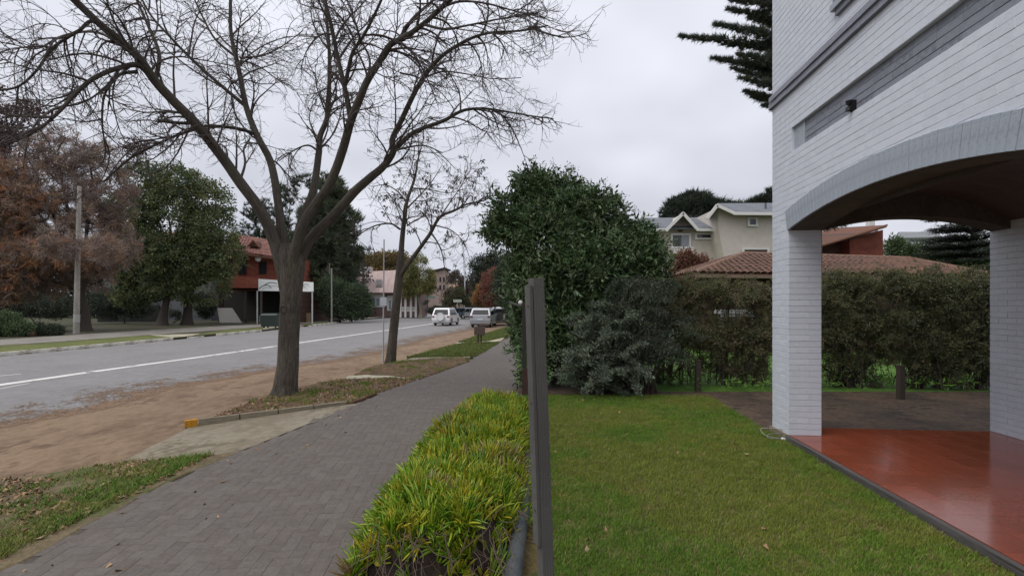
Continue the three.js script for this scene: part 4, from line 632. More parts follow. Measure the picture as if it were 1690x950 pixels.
// ---------------------------------------------------------------- the succulent bed, wooden post and edging
{
  const root = thing('succulent_plants', 'yellow green finger leaved succulents spilling over the bed beside the pavement', 'plants', V(-0.4, 0, -5));
  const left = [[-3.02, -0.98], [-3.3, -1.0], [-4.2, -1.0], [-5.3, -1.0], [-6.3, -0.85], [-7.4, -0.72]], right = [[-3.02, -0.1], [-3.4, 0.0], [-4.2, 0.12], [-5.3, 0.2], [-6.3, 0.24], [-7.4, 0.28]];
  const at = (t, z) => { for (let i = 0; i < t.length - 1; i++) if (z <= t[i][0] && z >= t[i + 1][0]) { const k = (z - t[i][0]) / (t[i + 1][0] - t[i][0]); return t[i][1] + (t[i + 1][1] - t[i][1]) * k; } return z > t[0][0] ? t[0][1] : t[t.length - 1][1]; };
  const height = (x, z) => { const a = at(left, z), b = at(right, z), u = (x - a) / (b - a); if (u < 0 || u > 1) return -1; const e = Math.min(1, Math.min(u, 1 - u) * 4.2), f = Math.min(1, (z + 7.6) * 2.2), g = Math.min(1, (-2.99 - z) * 9); return (0.4 + 0.16 * fbm(x * 2.1, z * 1.7, 4.4, 3) + 0.04 * Math.sin(z * 3)) * Math.pow(Math.max(0, e * f * g), 0.45); };
  // matted dead stems underneath
  const mb = new MB(), NX = 26, NZ = 90; const r = rng(17);
  for (let j = 0; j <= NZ; j++) for (let i = 0; i <= NX; i++) { const z = -3.0 - (7.55 - 3.0) * j / NZ, a = at(left, z), b = at(right, z), x = a + 0.02 + (b - a - 0.04) * i / NX, h = height(x, z); mb.v(x + 0.4, Math.max(-0.02, h - 0.12 + 0.03 * fbm(x * 9, z * 9, 1, 3)), z + 5, x, z); }
  for (let j = 0; j < NZ; j++) for (let i = 0; i < NX; i++) { const a = j * (NX + 1) + i; mb.t(a, a + 1, a + NX + 1); mb.t(a + 1, a + NX + 2, a + NX + 1); }
  part('matted_stems', mb.geo(), surface({ seed: 131, N: 256, metres: [0.5, 0.5], a: [40, 31, 25], b: [58, 46, 34], fine: 16, bump: 0.02 }), root);
  // tufts of curved round fingers
  const tuft = (seed, n, len, bend) => { const q = rng(seed), m = new MB(); for (let k = 0; k < n; k++) { const a = q() * 6.28, tilt = 0.15 + 0.75 * q(), l = len * (0.6 + 0.6 * q()), d = V(Math.cos(a) * Math.sin(tilt), Math.cos(tilt), Math.sin(a) * Math.sin(tilt)), p = V(Math.cos(a) * 0.015, 0, Math.sin(a) * 0.015), pts = [p.clone()]; const up = bend * (0.4 + q()); for (let s = 0; s < 4; s++) { d.y += up * 0.22; d.add(V((q() - 0.5) * 0.12, 0, (q() - 0.5) * 0.12)).normalize(); p.addScaledVector(d, l / 4); pts.push(p.clone()); } tube(m, pts, (t) => 0.0072 * (0.75 + 0.9 * t * (1 - t) - 0.5 * Math.pow(t, 6)), 4); } return m.geo(); };
  const tufts = [tuft(1, 10, 0.125, 0.9), tuft(2, 11, 0.105, 1.3), tuft(3, 9, 0.14, 0.5), tuft(4, 9, 0.14, -0.8)], lists = [[], [], [], []];
  const cols = [L3(0.24, 0.29, 0.016), L3(0.165, 0.265, 0.014), L3(0.34, 0.33, 0.024), L3(0.115, 0.21, 0.012)], dry = [L3(0.26, 0.2, 0.06), L3(0.2, 0.14, 0.05), L3(0.3, 0.25, 0.1)];
  for (let k = 0; k < 8500; k++) {
    const z = -3.0 - 4.5 * r(), a = at(left, z), b = at(right, z), x = a - 0.03 + (b - a + 0.06) * r(), h = height(Math.max(a + 0.01, Math.min(b - 0.01, x)), z); if (h < 0) continue;
    const patch = fbm(x * 1.6 + 9, z * 1.4, 6.1, 3); const bare = fbm(x * 3.4 + 5, z * 3.1, 2.2, 2); if (bare > 0.13 && r() < 0.8) continue; if (z > -3.08 && Math.abs(x + 0.42) > 0.1 && r() < 0.7) continue; if (z > -3.7 && bare > 0.05 && r() < 0.8) continue;
    const isDry = patch > 0.12 && r() < 0.55, u = (x - a) / (b - a), lean = (u - 0.5) * 1.1;
    const c = isDry ? dry[Math.floor(r() * 3)] : cols[Math.floor(r() * 4)], t = Math.floor(r() * 4);
    lists[t].push({ m: mat4(V(x + 0.4, Math.max(0, h - 0.1 - 0.07 * r()), z + 5), (r() - 0.5) * 0.7 + (z > -3.3 ? 0.7 : 0), r() * 6.28, -lean * 0.9 + (r() - 0.5) * 0.6, (0.75 + 0.6 * r()) * (z < -6 ? 1.05 : 1)), c: jitterCol(c, r, 0.25, 0.18) });
  }
  const lm = new THREE.MeshStandardMaterial({ color: 0xffffff, roughness: 0.45 });
  lists.forEach((l, k) => scatter('finger_leaves', tufts[k], lm, l, root));
  // dead runners hanging out at the front and right edge
  const dm = new MB(); for (let k = 0; k < 130; k++) { const front = r() < 0.6, z = front ? -2.97 - 0.2 * r() : -2.9 - 2.6 * r(), x = front ? -0.9 + 0.85 * r() : at(right, z) - 0.05 + 0.1 * r(), p = V(x + 0.4, 0.06 + 0.3 * r(), z + 5), d = V((r() - 0.5), -0.2 - 0.5 * r(), front ? 0.6 : (r() - 0.5)).normalize(), pts = [p.clone()]; for (let s = 0; s < 6; s++) { d.add(V((r() - 0.5) * 0.7, (r() - 0.45) * 0.6, (r() - 0.5) * 0.7)).normalize(); p.addScaledVector(d, 0.04 + 0.02 * r()); p.y = Math.max(0.004, p.y); pts.push(p.clone()); } tube(dm, pts, (t) => 0.0034 * (1 - 0.5 * t), 4); }
  part('dead_runners', dm.geo(), plain(L3(0.11, 0.075, 0.055), 0.9), root, null, 'stuff');
}
{
  const wood = surface({ seed: 141, N: 256, metres: [0.25, 1.2], a: [102, 100, 96], b: [134, 130, 124], blot: [74, 72, 69], blotAt: 0.6, sx: 6, sy: 0.4, fine: 14, bump: 0.01, rough: 0.95 });
  const base = V(0.195, 0, -2.62), o = thing('wooden_post', 'grey weathered square wooden post standing by the succulents', 'post', base);
  o.rotation.set(0, 0.42, 0);
  const g = new THREE.BoxGeometry(0.064, 1.87, 0.062, 2, 10, 2); const pp = g.attributes.position; for (let i = 0; i < pp.count; i++) { const y = pp.getY(i), k = (y + 0.935) / 1.87; pp.setX(i, pp.getX(i) * (1 + 0.06 * (1 - k)) - 0.072 * k + 0.006 * fbm(y * 3, 1, 2, 2)); pp.setZ(i, pp.getZ(i) * (1 + 0.06 * (1 - k)) + 0.0 * k); } g.translate(0, 0.935, 0); g.computeVertexNormals();
  part('post', g, wood, o);
  const w2 = wood; const g2 = new THREE.BoxGeometry(0.018, 1.4, 0.06); g2.translate(-0.045, 1.13, -0.002); const p2 = g2.attributes.position; for (let i = 0; i < p2.count; i++) { const k = p2.getY(i) / 1.87; p2.setX(i, p2.getX(i) - 0.072 * k); } part('batten', g2, wood, o); for (const y of [0.62, 1.2, 1.72]) part('nail', new THREE.CylinderGeometry(0.005, 0.005, 0.006, 8).rotateZ(Math.PI / 2).translate(-0.056 - 0.072 * y / 1.87, y, 0.004), plain(L3(0.12, 0.07, 0.05), 0.7, { metalness: 0.5 }), o);
}
{
  const o = thing('bed_edging', 'dark grey round edging rail along the lawn side of the succulents', 'edging', V(0, 0, -4)), mb = new MB();
  tube(mb, spline([V(-0.02, 0.06, 2.2), V(0.0, 0.075, 1.2), V(0.08, 0.09, 0.2), V(0.16, 0.09, -0.9), V(0.22, 0.07, -2.2), V(0.27, 0.05, -3.2)], 30), () => 0.058, 14); part('rail', mb.geo(), surface({ seed: 151, N: 256, metres: [0.5, 0.5], a: [62, 65, 66], b: [78, 81, 82], fine: 8, bump: 0.002, rough: 0.7 }), o);
  for (const z of [1.3, -0.4, -2.0]) part('stake', cyl(0.02, 0.018, 0.2, z > 0 ? 0.06 : 0.24, -0.03, z, 8), M.stem, o);
}
// grass blades of the lawn and verges
{
  const blade = (seed, n, h, w, sp) => { const q = rng(seed), pos = []; for (let k = 0; k < n; k++) { const a = q() * 6.28, x = (q() - 0.5) * sp, z = (q() - 0.5) * sp, hh = h * (0.5 + 0.8 * q()), t = (q() - 0.5) * 1.5 * hh, u = (q() - 0.5) * 1.5 * hh, dx = Math.cos(a) * w / 2, dz = Math.sin(a) * w / 2; pos.push(x - dx, 0, z - dz, x + dx, 0, z + dz, x + t * 0.4 + dx * 0.7, hh * 0.6, z + u * 0.4 + dz * 0.7, x - dx, 0, z - dz, x + t * 0.4 + dx * 0.7, hh * 0.6, z + u * 0.4 + dz * 0.7, x + t * 0.4 - dx * 0.7, hh * 0.6, z + u * 0.4 - dz * 0.7, x + t * 0.4 - dx * 0.7, hh * 0.6, z + u * 0.4 - dz * 0.7, x + t * 0.4 + dx * 0.7, hh * 0.6, z + u * 0.4 + dz * 0.7, x + t, hh, z + u); } const g = new THREE.BufferGeometry(); g.setAttribute('position', new THREE.BufferAttribute(new Float32Array(pos), 3)); g.computeVertexNormals(); return g; };
  function turf(name, label, polys, per, z0, z1, y, h, colFn, seed, w = 0.004, sp = 0.07, n = 12, reject) {
    const g = blade(seed, n, h, w, sp), r = rng(seed + 50), list = []; const xs = polys.flat();
    let x0 = Math.min(...xs.map((p) => p.x)), x1 = Math.max(...xs.map((p) => p.x)), zz0 = Math.max(z1, Math.min(...xs.map((p) => p.z))), zz1 = Math.min(z0, Math.max(...xs.map((p) => p.z)));
    const N = Math.round((x1 - x0) * (zz1 - zz0) * per);
    for (let k = 0; k < N; k++) { const x = x0 + (x1 - x0) * r(), z = zz0 + (zz1 - zz0) * r(); if (!polys.some((p) => inside(x, z, p))) continue; const px = CX - x / z * F; if (z > -2.2 || px < -60 || px > 1760) continue; if (reject && reject(x, z, r)) continue; list.push({ m: mat4(V(x, y, z), 0, r() * 6.28, 0, 0.7 + 0.6 * r()), c: jitterCol(colFn(x, z, r), r, 0.2, 0.12) }); }
    const o = scatter(numbered(name), g, M.blade, list, scene); tag(o, label, 'grass', null, 'stuff'); return list.length;
  }
  const g0 = L3(0.128, 0.205, 0.017), g1 = L3(0.17, 0.205, 0.025), g2 = L3(0.1, 0.185, 0.012), dry = L3(0.27, 0.21, 0.09);
  const lawnCol = (x, z, r) => { const n = fbm(x * 0.7 + 4, z * 0.7, 1.3, 3) + 0.3 * fbm(x * 4, z * 4, 7, 2), left = 0; return r() < 0.06 ? dry : n > 0.06 ? g1 : n < -0.12 ? g2 : g0; };
  const porchEdge = (x, z) => { const dx = x - 3.583, dz = z + 6.583; const lx = 0.9958 * dx + 0.092 * dz, lz = -0.092 * dx + 0.9958 * dz; return lx > -0.05 && lz > -0.02; };
  turf('lawn_grass', 'short mown grass blades of the lawn', [lawnPoly], 1700, -2.2, -9.3, 0, 0.024, lawnCol, 1, 0.0036, 0.075, 13, (x, z) => porchEdge(x, z) || x < 0.22 || (x > 3.5 && z < -6.4 && x > 3.5 - (z + 6.4) * 0.1));
  const vCol = (x, z, r) => (fbm(x * 1.5, z * 1.5, 2, 3) > 0 ? (r() < 0.5 ? L3(0.14, 0.19, 0.025) : L3(0.2, 0.2, 0.045)) : L3(0.11, 0.19, 0.018));
  const leftEdge = (x, z) => x + 3.05;
  turf('verge_grass', 'grass growing along the pavement edge of the leafy verge', [vergeA], 1600, -2.2, -6, 0, 0.05, vCol, 2, 0.005, 0.08, 10, (x, z, r) => { const d = -3.5 - x; if (d < -0.02 * r()) return true; return r() > Math.exp(-Math.max(0, d) * 3.4) * 0.9 + 0.12 * (fbm(x * 2, z * 2, 5, 2) > 0); });
  turf('verge_grass', 'sparse grass on the verge round the large bare tree', [vergeB, vergeC], 500, -6.8, -17, 0.012, 0.05, vCol, 3, 0.007, 0.1, 9, (x, z, r) => r() > 0.06 + 0.3 * (fbm(x * 1.2, z * 1.2, 5, 2) > 0.12));
  turf('verge_grass', 'green grass of the verges beyond the slender tree', [vergeD, vergeE], 260, -14, -40, 0.01, 0.06, (x, z, r) => (r() < 0.6 ? L3(0.1, 0.15, 0.025) : L3(0.15, 0.15, 0.04)), 4, 0.014, 0.16, 9);
  // fallen leaves
  const lf = leafClump(77, 1, 0.001, 0.075, 0.055, 0.2).rotateX(0.3), r = rng(88), browns = [L3(0.2, 0.11, 0.05), L3(0.27, 0.17, 0.09), L3(0.13, 0.075, 0.04), L3(0.32, 0.22, 0.12)];
  const litter = (label, polys, n, y, keep) => { const list = [], xs = polys.flat(), x0 = Math.min(...xs.map((p) => p.x)), x1 = Math.max(...xs.map((p) => p.x)), z0 = Math.max(-18, Math.min(...xs.map((p) => p.z))), z1 = Math.min(-2.3, Math.max(...xs.map((p) => p.z))); for (let k = 0; k < n; k++) { const x = x0 + (x1 - x0) * r(), z = z0 + (z1 - z0) * r(); if (!polys.some((p) => inside(x, z, p)) || (keep && !keep(x, z))) continue; list.push({ m: mat4(V(x, y + 0.012 + 0.012 * r(), z), (r() - 0.5) * 1.1, r() * 6.28, (r() - 0.5) * 1.1, 0.4 + 0.45 * r(), 0.4 + 0.45 * r()), c: jitterCol(browns[Math.floor(r() * 4)], r, 0.3) }); } tag(scatter(numbered('fallen_leaves'), lf, M.blade, list, scene), label, 'leaves', null, 'stuff'); };
  litter('brown fallen leaves on the verge nearest the camera', [vergeA], 6500, 0.006, (x, z) => fbm(x * 1.1, z * 1.1, 8, 3) > -0.12 && x < -3.45);
  litter('brown fallen leaves under the two bare trees', [vergeB, vergeC], 7000, 0.02, (x, z) => fbm(x * 1.1, z * 1.1, 2, 3) > -0.2);
  litter('a few small fallen leaves scattered over the lawn', [[V(0.4, 0, -2.6), V(2.2, 0, -2.6), V(3.3, 0, -6.2), V(3.2, 0, -9), V(0.5, 0, -9)]], 90, 0.016);
  litter('a few fallen leaves along the pavement edge', [wiggle([V(-3.4, 0, -2.3), V(-3.2, 0, -6), V(-2.7, 0, -8.5), V(-2.2, 0, -8.5), V(-2.4, 0, -2.3)], 0.01, 2, 1)], 60, 0.0);
}
// ---------------------------------------------------------------- houses and trees behind the hedge
function polyMesh(quads) { const m = new MB(); for (const q of quads) { const id = q.map((p) => m.v(p.x, p.y, p.z, p.x, p.y + p.z)); for (let k = 1; k < id.length - 1; k++) m.t(id[0], id[k], id[k + 1]); } return m.geo().toNonIndexed(); }
// a slab: the outline in order, thickened along n
function slabOf(pts, n) { const m = new MB(), a = pts.map((p) => m.v(p.x, p.y, p.z, p.x, p.y + p.z)), b = pts.map((p) => m.v(p.x + n.x, p.y + n.y, p.z + n.z, p.x, p.y + p.z)); for (let k = 1; k < a.length - 1; k++) { m.t(a[0], a[k], a[k + 1]); m.t(b[0], b[k + 1], b[k]); } for (let k = 0; k < a.length; k++) { const j = (k + 1) % a.length; m.t(a[k], b[k], b[j]); m.t(a[k], b[j], a[j]); } const g = m.geo().toNonIndexed(); g.computeVertexNormals(); return g; }
M.roof_tile = surface({ seed: 161, N: 256, metres: [1.3, 1.3], a: [92, 58, 44], b: [116, 74, 54], blot: [78, 58, 46], blotAt: 0.6, fine: 14, bump: 0.006 });
M.red_brick = surface({ seed: 163, N: 256, metres: [1.2, 0.6], a: [142, 78, 62], b: [164, 94, 76], blot: [128, 72, 58], fine: 14, bump: 0.006 });
M.dark_brick = surface({ seed: 165, N: 256, metres: [1.2, 0.6], a: [58, 40, 34], b: [76, 54, 44], fine: 10, bump: 0.006 });
M.cream = surface({ seed: 167, N: 256, metres: [3, 3], a: [200, 189, 179], b: [206, 196, 186], fine: 4, bump: 0.004 });
M.slate = surface({ seed: 169, N: 256, metres: [1.5, 0.6], a: [98, 101, 106], b: [116, 119, 124], fine: 8, bump: 0.005 });
M.white_trim = plain(C('#d9d7d2'), 0.6);
M.pane = new THREE.MeshStandardMaterial({ color: L3(0.03, 0.035, 0.04), roughness: 0.08 });
M.timber = plain(C('#5a4230'), 0.8);
// rows of barrel tiles over the plane a (eave left) b (eave right) c (ridge right) d (ridge left)
function tileRoof(parent, a, b, c, d, tw, tl, mat, seed, name = 'roof_tiles') {
  const r = rng(seed), list = [], up0 = d.clone().sub(a), nrm = b.clone().sub(a).cross(d.clone().sub(a)).normalize(), H = Math.max(c.clone().sub(b).length(), 0.1), rows = Math.max(2, Math.round(up0.dot(nrm.clone().cross(b.clone().sub(a)).normalize()) / tl));
  const ex = b.clone().sub(a).normalize(), ey = nrm.clone().cross(ex).normalize(), base = new THREE.Matrix4().makeBasis(ex, ey, nrm);
  const g = new THREE.CylinderGeometry(tw * 0.5, tw * 0.44, tl * 1.12, 6, 1, true, -Math.PI / 2, Math.PI).scale(1, 1, 0.6);
  for (let j = 0; j < rows; j++) { const t = (j + 0.5) / rows, l = a.clone().lerp(d, t), rr = b.clone().lerp(c, t), w = l.distanceTo(rr), n = Math.max(1, Math.floor(w / tw)); for (let i = 0; i < n; i++) { const p = l.clone().lerp(rr, (i + 0.5) / n).addScaledVector(nrm, 0.01 + r() * 0.012); list.push({ m: base.clone().setPosition(p).multiply(new THREE.Matrix4().makeRotationX(-0.06)), c: new THREE.Color().setScalar(0.75 + 0.5 * r()) }); } }
  return scatter(name, g, mat, list, parent);
}
const tileMat = new THREE.MeshStandardMaterial({ color: L3(0.12, 0.058, 0.034), roughness: 0.85, side: THREE.DoubleSide });
{
  const h = thing('tiled_bungalow', 'low brick bungalow with a red tiled hip roof behind the hedge', 'house');
  const A = P(1147, 451, 17), B = P(1648, 456, 17), D = P(1228, 419, 21), Cc = P(1500, 427, 21), bl = V(A.x - 0.2, A.y, -25), br = V(B.x + 0.6, B.y, -25);
  part('roof', slabOf([A, B, Cc, D], V(0, -0.1, 0)), M.roof_tile, h); part('roof', slabOf([bl, A, D], V(0, -0.1, 0)), M.roof_tile, h); part('roof', slabOf([bl, D, Cc, br], V(0, -0.1, 0)), M.roof_tile, h); part('roof', slabOf([B, br, Cc], V(0, -0.1, 0)), M.roof_tile, h);
  const up = (p) => p.clone().add(V(0, 0.02, 0));
  tileRoof(h, up(A), up(B), up(Cc), up(D), 0.24, 0.36, tileMat, 3); tileRoof(h, up(bl), up(A), up(D), up(D).add(V(-0.05, 0, -0.02)), 0.24, 0.36, tileMat, 4);
  const ridge = new MB(); tube(ridge, spline([up(A), up(D)], 8), () => 0.1, 7); tube(ridge, spline([up(D), up(Cc), up(B)], 2), () => 0.1, 7); part('ridge_tiles', ridge.geo(), plain(L3(0.2, 0.115, 0.075), 0.85), h);
  part('fascia', bar(A.clone().add(V(0, -0.09, 0.05)), B.clone().add(V(0, -0.09, 0.05)), 0.03, 0.12), plain(L3(0.22, 0.15, 0.11), 0.8), h);
  part('wall', box0(A.x + 0.9, B.x + 0.2, 0, 2.72, -24, -17.9), M.dark_brick, h);
  for (const x of [8.2, 11.4]) { const w = part('window', box0(x, x + 1.3, 1.0, 2.2, -17.88, -17.8), M.timber, h); part('pane', box0(x + 0.08, x + 1.22, 1.08, 2.12, -17.82, -17.79), M.pane, w); }
}
{
  const h = thing('brick_annexe', 'red brick upper storey with a sloping tiled roof seen through the porch arch', 'house'), z = 24, q = (x, y, d = 0) => P(x, y, z + d);
  part('wall', slabOf([q(1403, 450), q(1458, 450), q(1458, 379), q(1403, 396)], V(0, 0, -3)), surface({ seed: 179, N: 128, metres: [1.2, 0.6], a: [104, 54, 42], b: [128, 68, 54], fine: 12, bump: 0.006 }), h);
  part('wall', slabOf([q(1330, 450, 0.6), q(1402.6, 450, 0.6), q(1402.6, 396, 0.6), q(1330, 414, 0.6)], V(0, 0, -3)), M.dark_brick, h);
  part('roof', slabOf([q(1352, 409, -0.5), q(1464, 375, -0.5), q(1464, 371, -0.5), q(1352, 405, -0.5)], V(0, 0.5, -4)), M.roof_tile, h);
  part('verge_tiles', bar(q(1352, 405.5, -0.56), q(1464, 371.5, -0.56), 0.14, 0.09), plain(L3(0.24, 0.12, 0.075), 0.8), h);
  part('roof', slabOf([q(1330, 402, 2.5), q(1452, 385, 2.5), q(1446, 373, 5), q(1330, 384, 5)], V(0, -0.1, 0)), M.roof_tile, h);
  part('sill', bar(q(1403, 425, -0.04), q(1457, 425, -0.04), 0.1, 0.07), M.cream, h);
  part('chimney', box(0.3, 0.9, 0.3).translate(q(1437, 378, 3).x, q(1437, 378, 3).y, -27), M.white_trim, h);
}
{
  const h = thing('cream_house', 'cream rendered two storey house with grey roofs and white fascias', 'house'), z = 34, q = (x, y, d = 0) => P(x, y, z + d);
  part('wall', slabOf([q(1060, 470), q(1232, 470), q(1232, 378), q(1150, 378), q(1127.7, 352), q(1104, 378), q(1060, 378)], V(0, 0, -6)), M.cream, h);
  part('upper_wall', slabOf([q(1205, 470, -1.5), q(1330, 470, -1.5), q(1330, 350, -1.5), q(1212, 350, -1.5), q(1186, 342, -1.5), q(1186, 378, -1.5)], V(0, 0, -6)), M.cream, h);
  const up = (n) => V(0, n, 0);
  part('roof', slabOf([q(1052, 378, -0.6), q(1230, 378, -0.6), q(1196, 360, 2.6), q(1056, 361, 2.6)], up(0.08)), M.slate, h);
  part('gable_roof', slabOf([q(1099, 380, -0.9), q(1127.7, 350, -0.9), q(1127.7, 357, 3), q(1110, 372, 3)], up(0.09)), M.slate, h); part('gable_roof', slabOf([q(1127.7, 350, -0.9), q(1153, 379.5, -0.9), q(1146, 372, 3), q(1127.7, 357, 3)], up(0.09)), M.slate, h);
  part('upper_roof', slabOf([q(1212, 351, -2.2), q(1335, 352, -2.2), q(1335, 336, 1), q(1186, 337, 1)], up(0.08)), M.slate, h); part('upper_roof', slabOf([q(1167, 361, -2.1), q(1183.5, 337, -2.1), q(1186, 337, 1), q(1170, 359, 1)], up(0.08)), M.slate, h); part('upper_roof', slabOf([q(1183.5, 337, -2.1), q(1212, 350, -2.1), q(1212, 350, 1), q(1186, 337, 1)], up(0.08)), M.slate, h);
  const t = (a, b, n = 'fascia') => part(n, bar(a, b, 0.1, 0.2), M.white_trim, h);
  t(q(1099, 380.5, -1), q(1128, 351.5, -1)); t(q(1127.4, 351.5, -1), q(1153, 380, -1)); t(q(1151, 379, -0.7), q(1228, 379, -0.7)); t(q(1056, 379, -0.7), q(1104, 379, -0.7)); t(q(1167, 361, -2.2), q(1184, 338.5, -2.2)); t(q(1183.5, 338.5, -2.2), q(1213, 352, -2.2)); t(q(1212, 352, -2.3), q(1335, 353, -2.3));
  const wnd = (x0, x1, y0, y1, d, panes = 1, glass = M.pane) => { const a = q(x0, y1, d), b = q(x1, y0, d), w = part('window', merge([box0(a.x - 0.14, b.x + 0.14, b.y - 0, b.y + 0.12, a.z, a.z + 0.1), box0(a.x - 0.14, b.x + 0.14, a.y - 0.12, a.y, a.z, a.z + 0.12), box0(a.x - 0.14, a.x, a.y, b.y, a.z, a.z + 0.1), box0(b.x, b.x + 0.14, a.y, b.y, a.z, a.z + 0.1)]), M.white_trim, h); for (let k = 0; k < panes; k++) { const u0 = a.x + (b.x - a.x) * k / panes + (k ? 0.05 : 0), u1 = a.x + (b.x - a.x) * (k + 1) / panes; part('pane', box0(u0, u1, a.y, b.y, a.z + 0.01, a.z + 0.04), k === 1 ? plain(L3(0.25, 0.27, 0.29), 0.3) : glass, w); } return w; };
  wnd(1110, 1137, 388, 407, -0.04, 2); wnd(1150, 1175, 387, 392.5, -0.04); wnd(1201, 1211, 387.5, 397, -0.04); wnd(1237, 1247, 361.5, 371, -1.54); wnd(1228, 1266, 412, 417, -1.54, 1, plain(L3(0.06, 0.03, 0.025), 0.5));
  part('vent', box(0.3, 0.12, 0.06).translate(q(1123, 381, -0.05).x, q(1123, 381, -0.05).y, q(1123, 381, -0.05).z), M.timber, h);
  const rl = []; for (let k = 0; k <= 8; k++) rl.push(bar(q(1109 + k * 4.3, 416, -0.9), q(1109 + k * 4.3, 408, -0.9), 0.04)); part('balcony_rail', merge([bar(q(1108, 408, -0.9), q(1145, 408.6, -0.9), 0.07), bar(q(1108, 412, -0.9), q(1145, 412.4, -0.9), 0.05), ...rl]), M.white_trim, h); part('balcony', slabOf([q(1108, 416, -0.95), q(1145, 416, -0.95), q(1145, 418, -0.95), q(1108, 418, -0.95)], V(0, 0, -0.9)), M.cream, h);
  const pipe = (x, y0, y1, d) => { const a = q(x, y1, d), b = q(x, y0, d); part('vent_pipe', cyl(0.07, 0.07, b.y - a.y, a.x, a.y, a.z, 8), plain(C('#55585c'), 0.5), h); }; pipe(1181, 361, 373, 0.9); pipe(1264, 335, 345, -1.2);
}
const bigClump = leafClump(101, 10, 0.32, 0.3, 0.13, 0.3), midClump = leafClump(103, 10, 0.22, 0.18, 0.08, 0.3), needleClump = spray(105, 24, 0.6, 0.05, 1.8);
leafTree({ name: 'pine_tree', label: 'dark pine with a spiky crown behind the gable of the cream house', base: G(1150, 532), z: 52, trunkR: 0.3, seed: 31, clump: needleClump, n: 2600, size: 1.1, upright: true, hollow: 0.2, cols: [L3(0.03, 0.045, 0.022), L3(0.04, 0.055, 0.028), L3(0.024, 0.034, 0.02)], lobes: [[1130, 345, 32, 22], [1152, 338, 32, 22], [1180, 345, 30, 14], [1110, 358, 24, 16], [1205, 343, 22, 8], [1150, 380, 60, 30]] });
leafTree({ name: 'pine_tree', label: 'dark pine top above the highest roof of the cream house', base: G(1275, 530), z: 56, trunkR: 0.3, seed: 33, clump: needleClump, n: 1200, size: 1.1, upright: true, hollow: 0.2, cols: [L3(0.026, 0.036, 0.022), L3(0.036, 0.046, 0.026)], lobes: [[1262, 332, 18, 9], [1285, 325, 25, 14], [1245, 337, 16, 6], [1280, 360, 40, 26]] });
leafTree({ name: 'rust_shrub', label: 'rust coloured shrub beside the eave of the red tiled bungalow', category: 'shrub', base: G(1140, 560), z: 22, trunkR: 0.06, seed: 35, clump: midClump, n: 900, size: 0.8, hollow: 0.1, cols: [L3(0.19, 0.07, 0.035), L3(0.14, 0.06, 0.03), L3(0.22, 0.1, 0.045)], lobes: [[1138, 428, 22, 14], [1120, 440, 20, 14], [1155, 434, 16, 10], [1135, 470, 30, 30]] });
{ // pale house beyond, seen through the arch
  const h = thing('pale_house', 'pale house with a wide white framed window seen far through the porch arch', 'house'), z = 46, q = (x, y, d = 0) => P(x, y, z + d);
  part('wall', slabOf([q(1485, 470), q(1600, 470), q(1600, 400), q(1550, 390), q(1485, 392)], V(0, 0, -5)), plain(L3(0.42, 0.42, 0.4), 0.8), h); part('roof', slabOf([q(1480, 394, -0.4), q(1555, 392, -0.4), q(1550, 384, 3), q(1484, 384, 3)], V(0, 0.1, 0)), plain(L3(0.2, 0.21, 0.21), 0.8), h);
  const a = q(1505, 411, -0.06), b = q(1527, 399, -0.06), w = part('window', box0(a.x - 0.15, b.x + 0.15, a.y - 0.15, b.y + 0.15, a.z - 0.02, a.z), plain(L3(0.2, 0.22, 0.22), 0.5), h); part('pane', box0(a.x, b.x, a.y, b.y, a.z, a.z + 0.02), plain(L3(0.55, 0.57, 0.57), 0.2), w); part('terrace', slabOf([q(1488, 416, -1), q(1560, 414, -1), q(1560, 420, -1), q(1488, 421, -1)], V(0, 0, -1)), M.white_trim, h);
}
const MIDG = [L3(0.085, 0.135, 0.045), L3(0.115, 0.17, 0.06), L3(0.06, 0.1, 0.036)];
leafTree({ name: 'garden_shrub', label: 'fresh green bushy shrub above the right slope of the bungalow roof', category: 'shrub', base: G(1530, 555), z: 27, trunkR: 0.08, seed: 37, clump: midClump, n: 1700, size: 0.9, hollow: 0.15, cols: MIDG, lobes: [[1485, 412, 22, 14], [1515, 416, 28, 14], [1548, 418, 28, 14], [1585, 425, 28, 16], [1530, 445, 60, 24], [1478, 402, 8, 12]] });
leafTree({ name: 'garden_shrub', label: 'darker green shrub at the right end of the bungalow roof beside the porch pier', category: 'shrub', base: G(1620, 552), z: 28, trunkR: 0.08, seed: 39, clump: midClump, n: 1600, size: 0.9, hollow: 0.15, cols: [L3(0.045, 0.075, 0.03), L3(0.03, 0.055, 0.02)], lobes: [[1610, 415, 30, 20], [1640, 425, 30, 22], [1625, 450, 50, 26], [1670, 420, 35, 40]] });
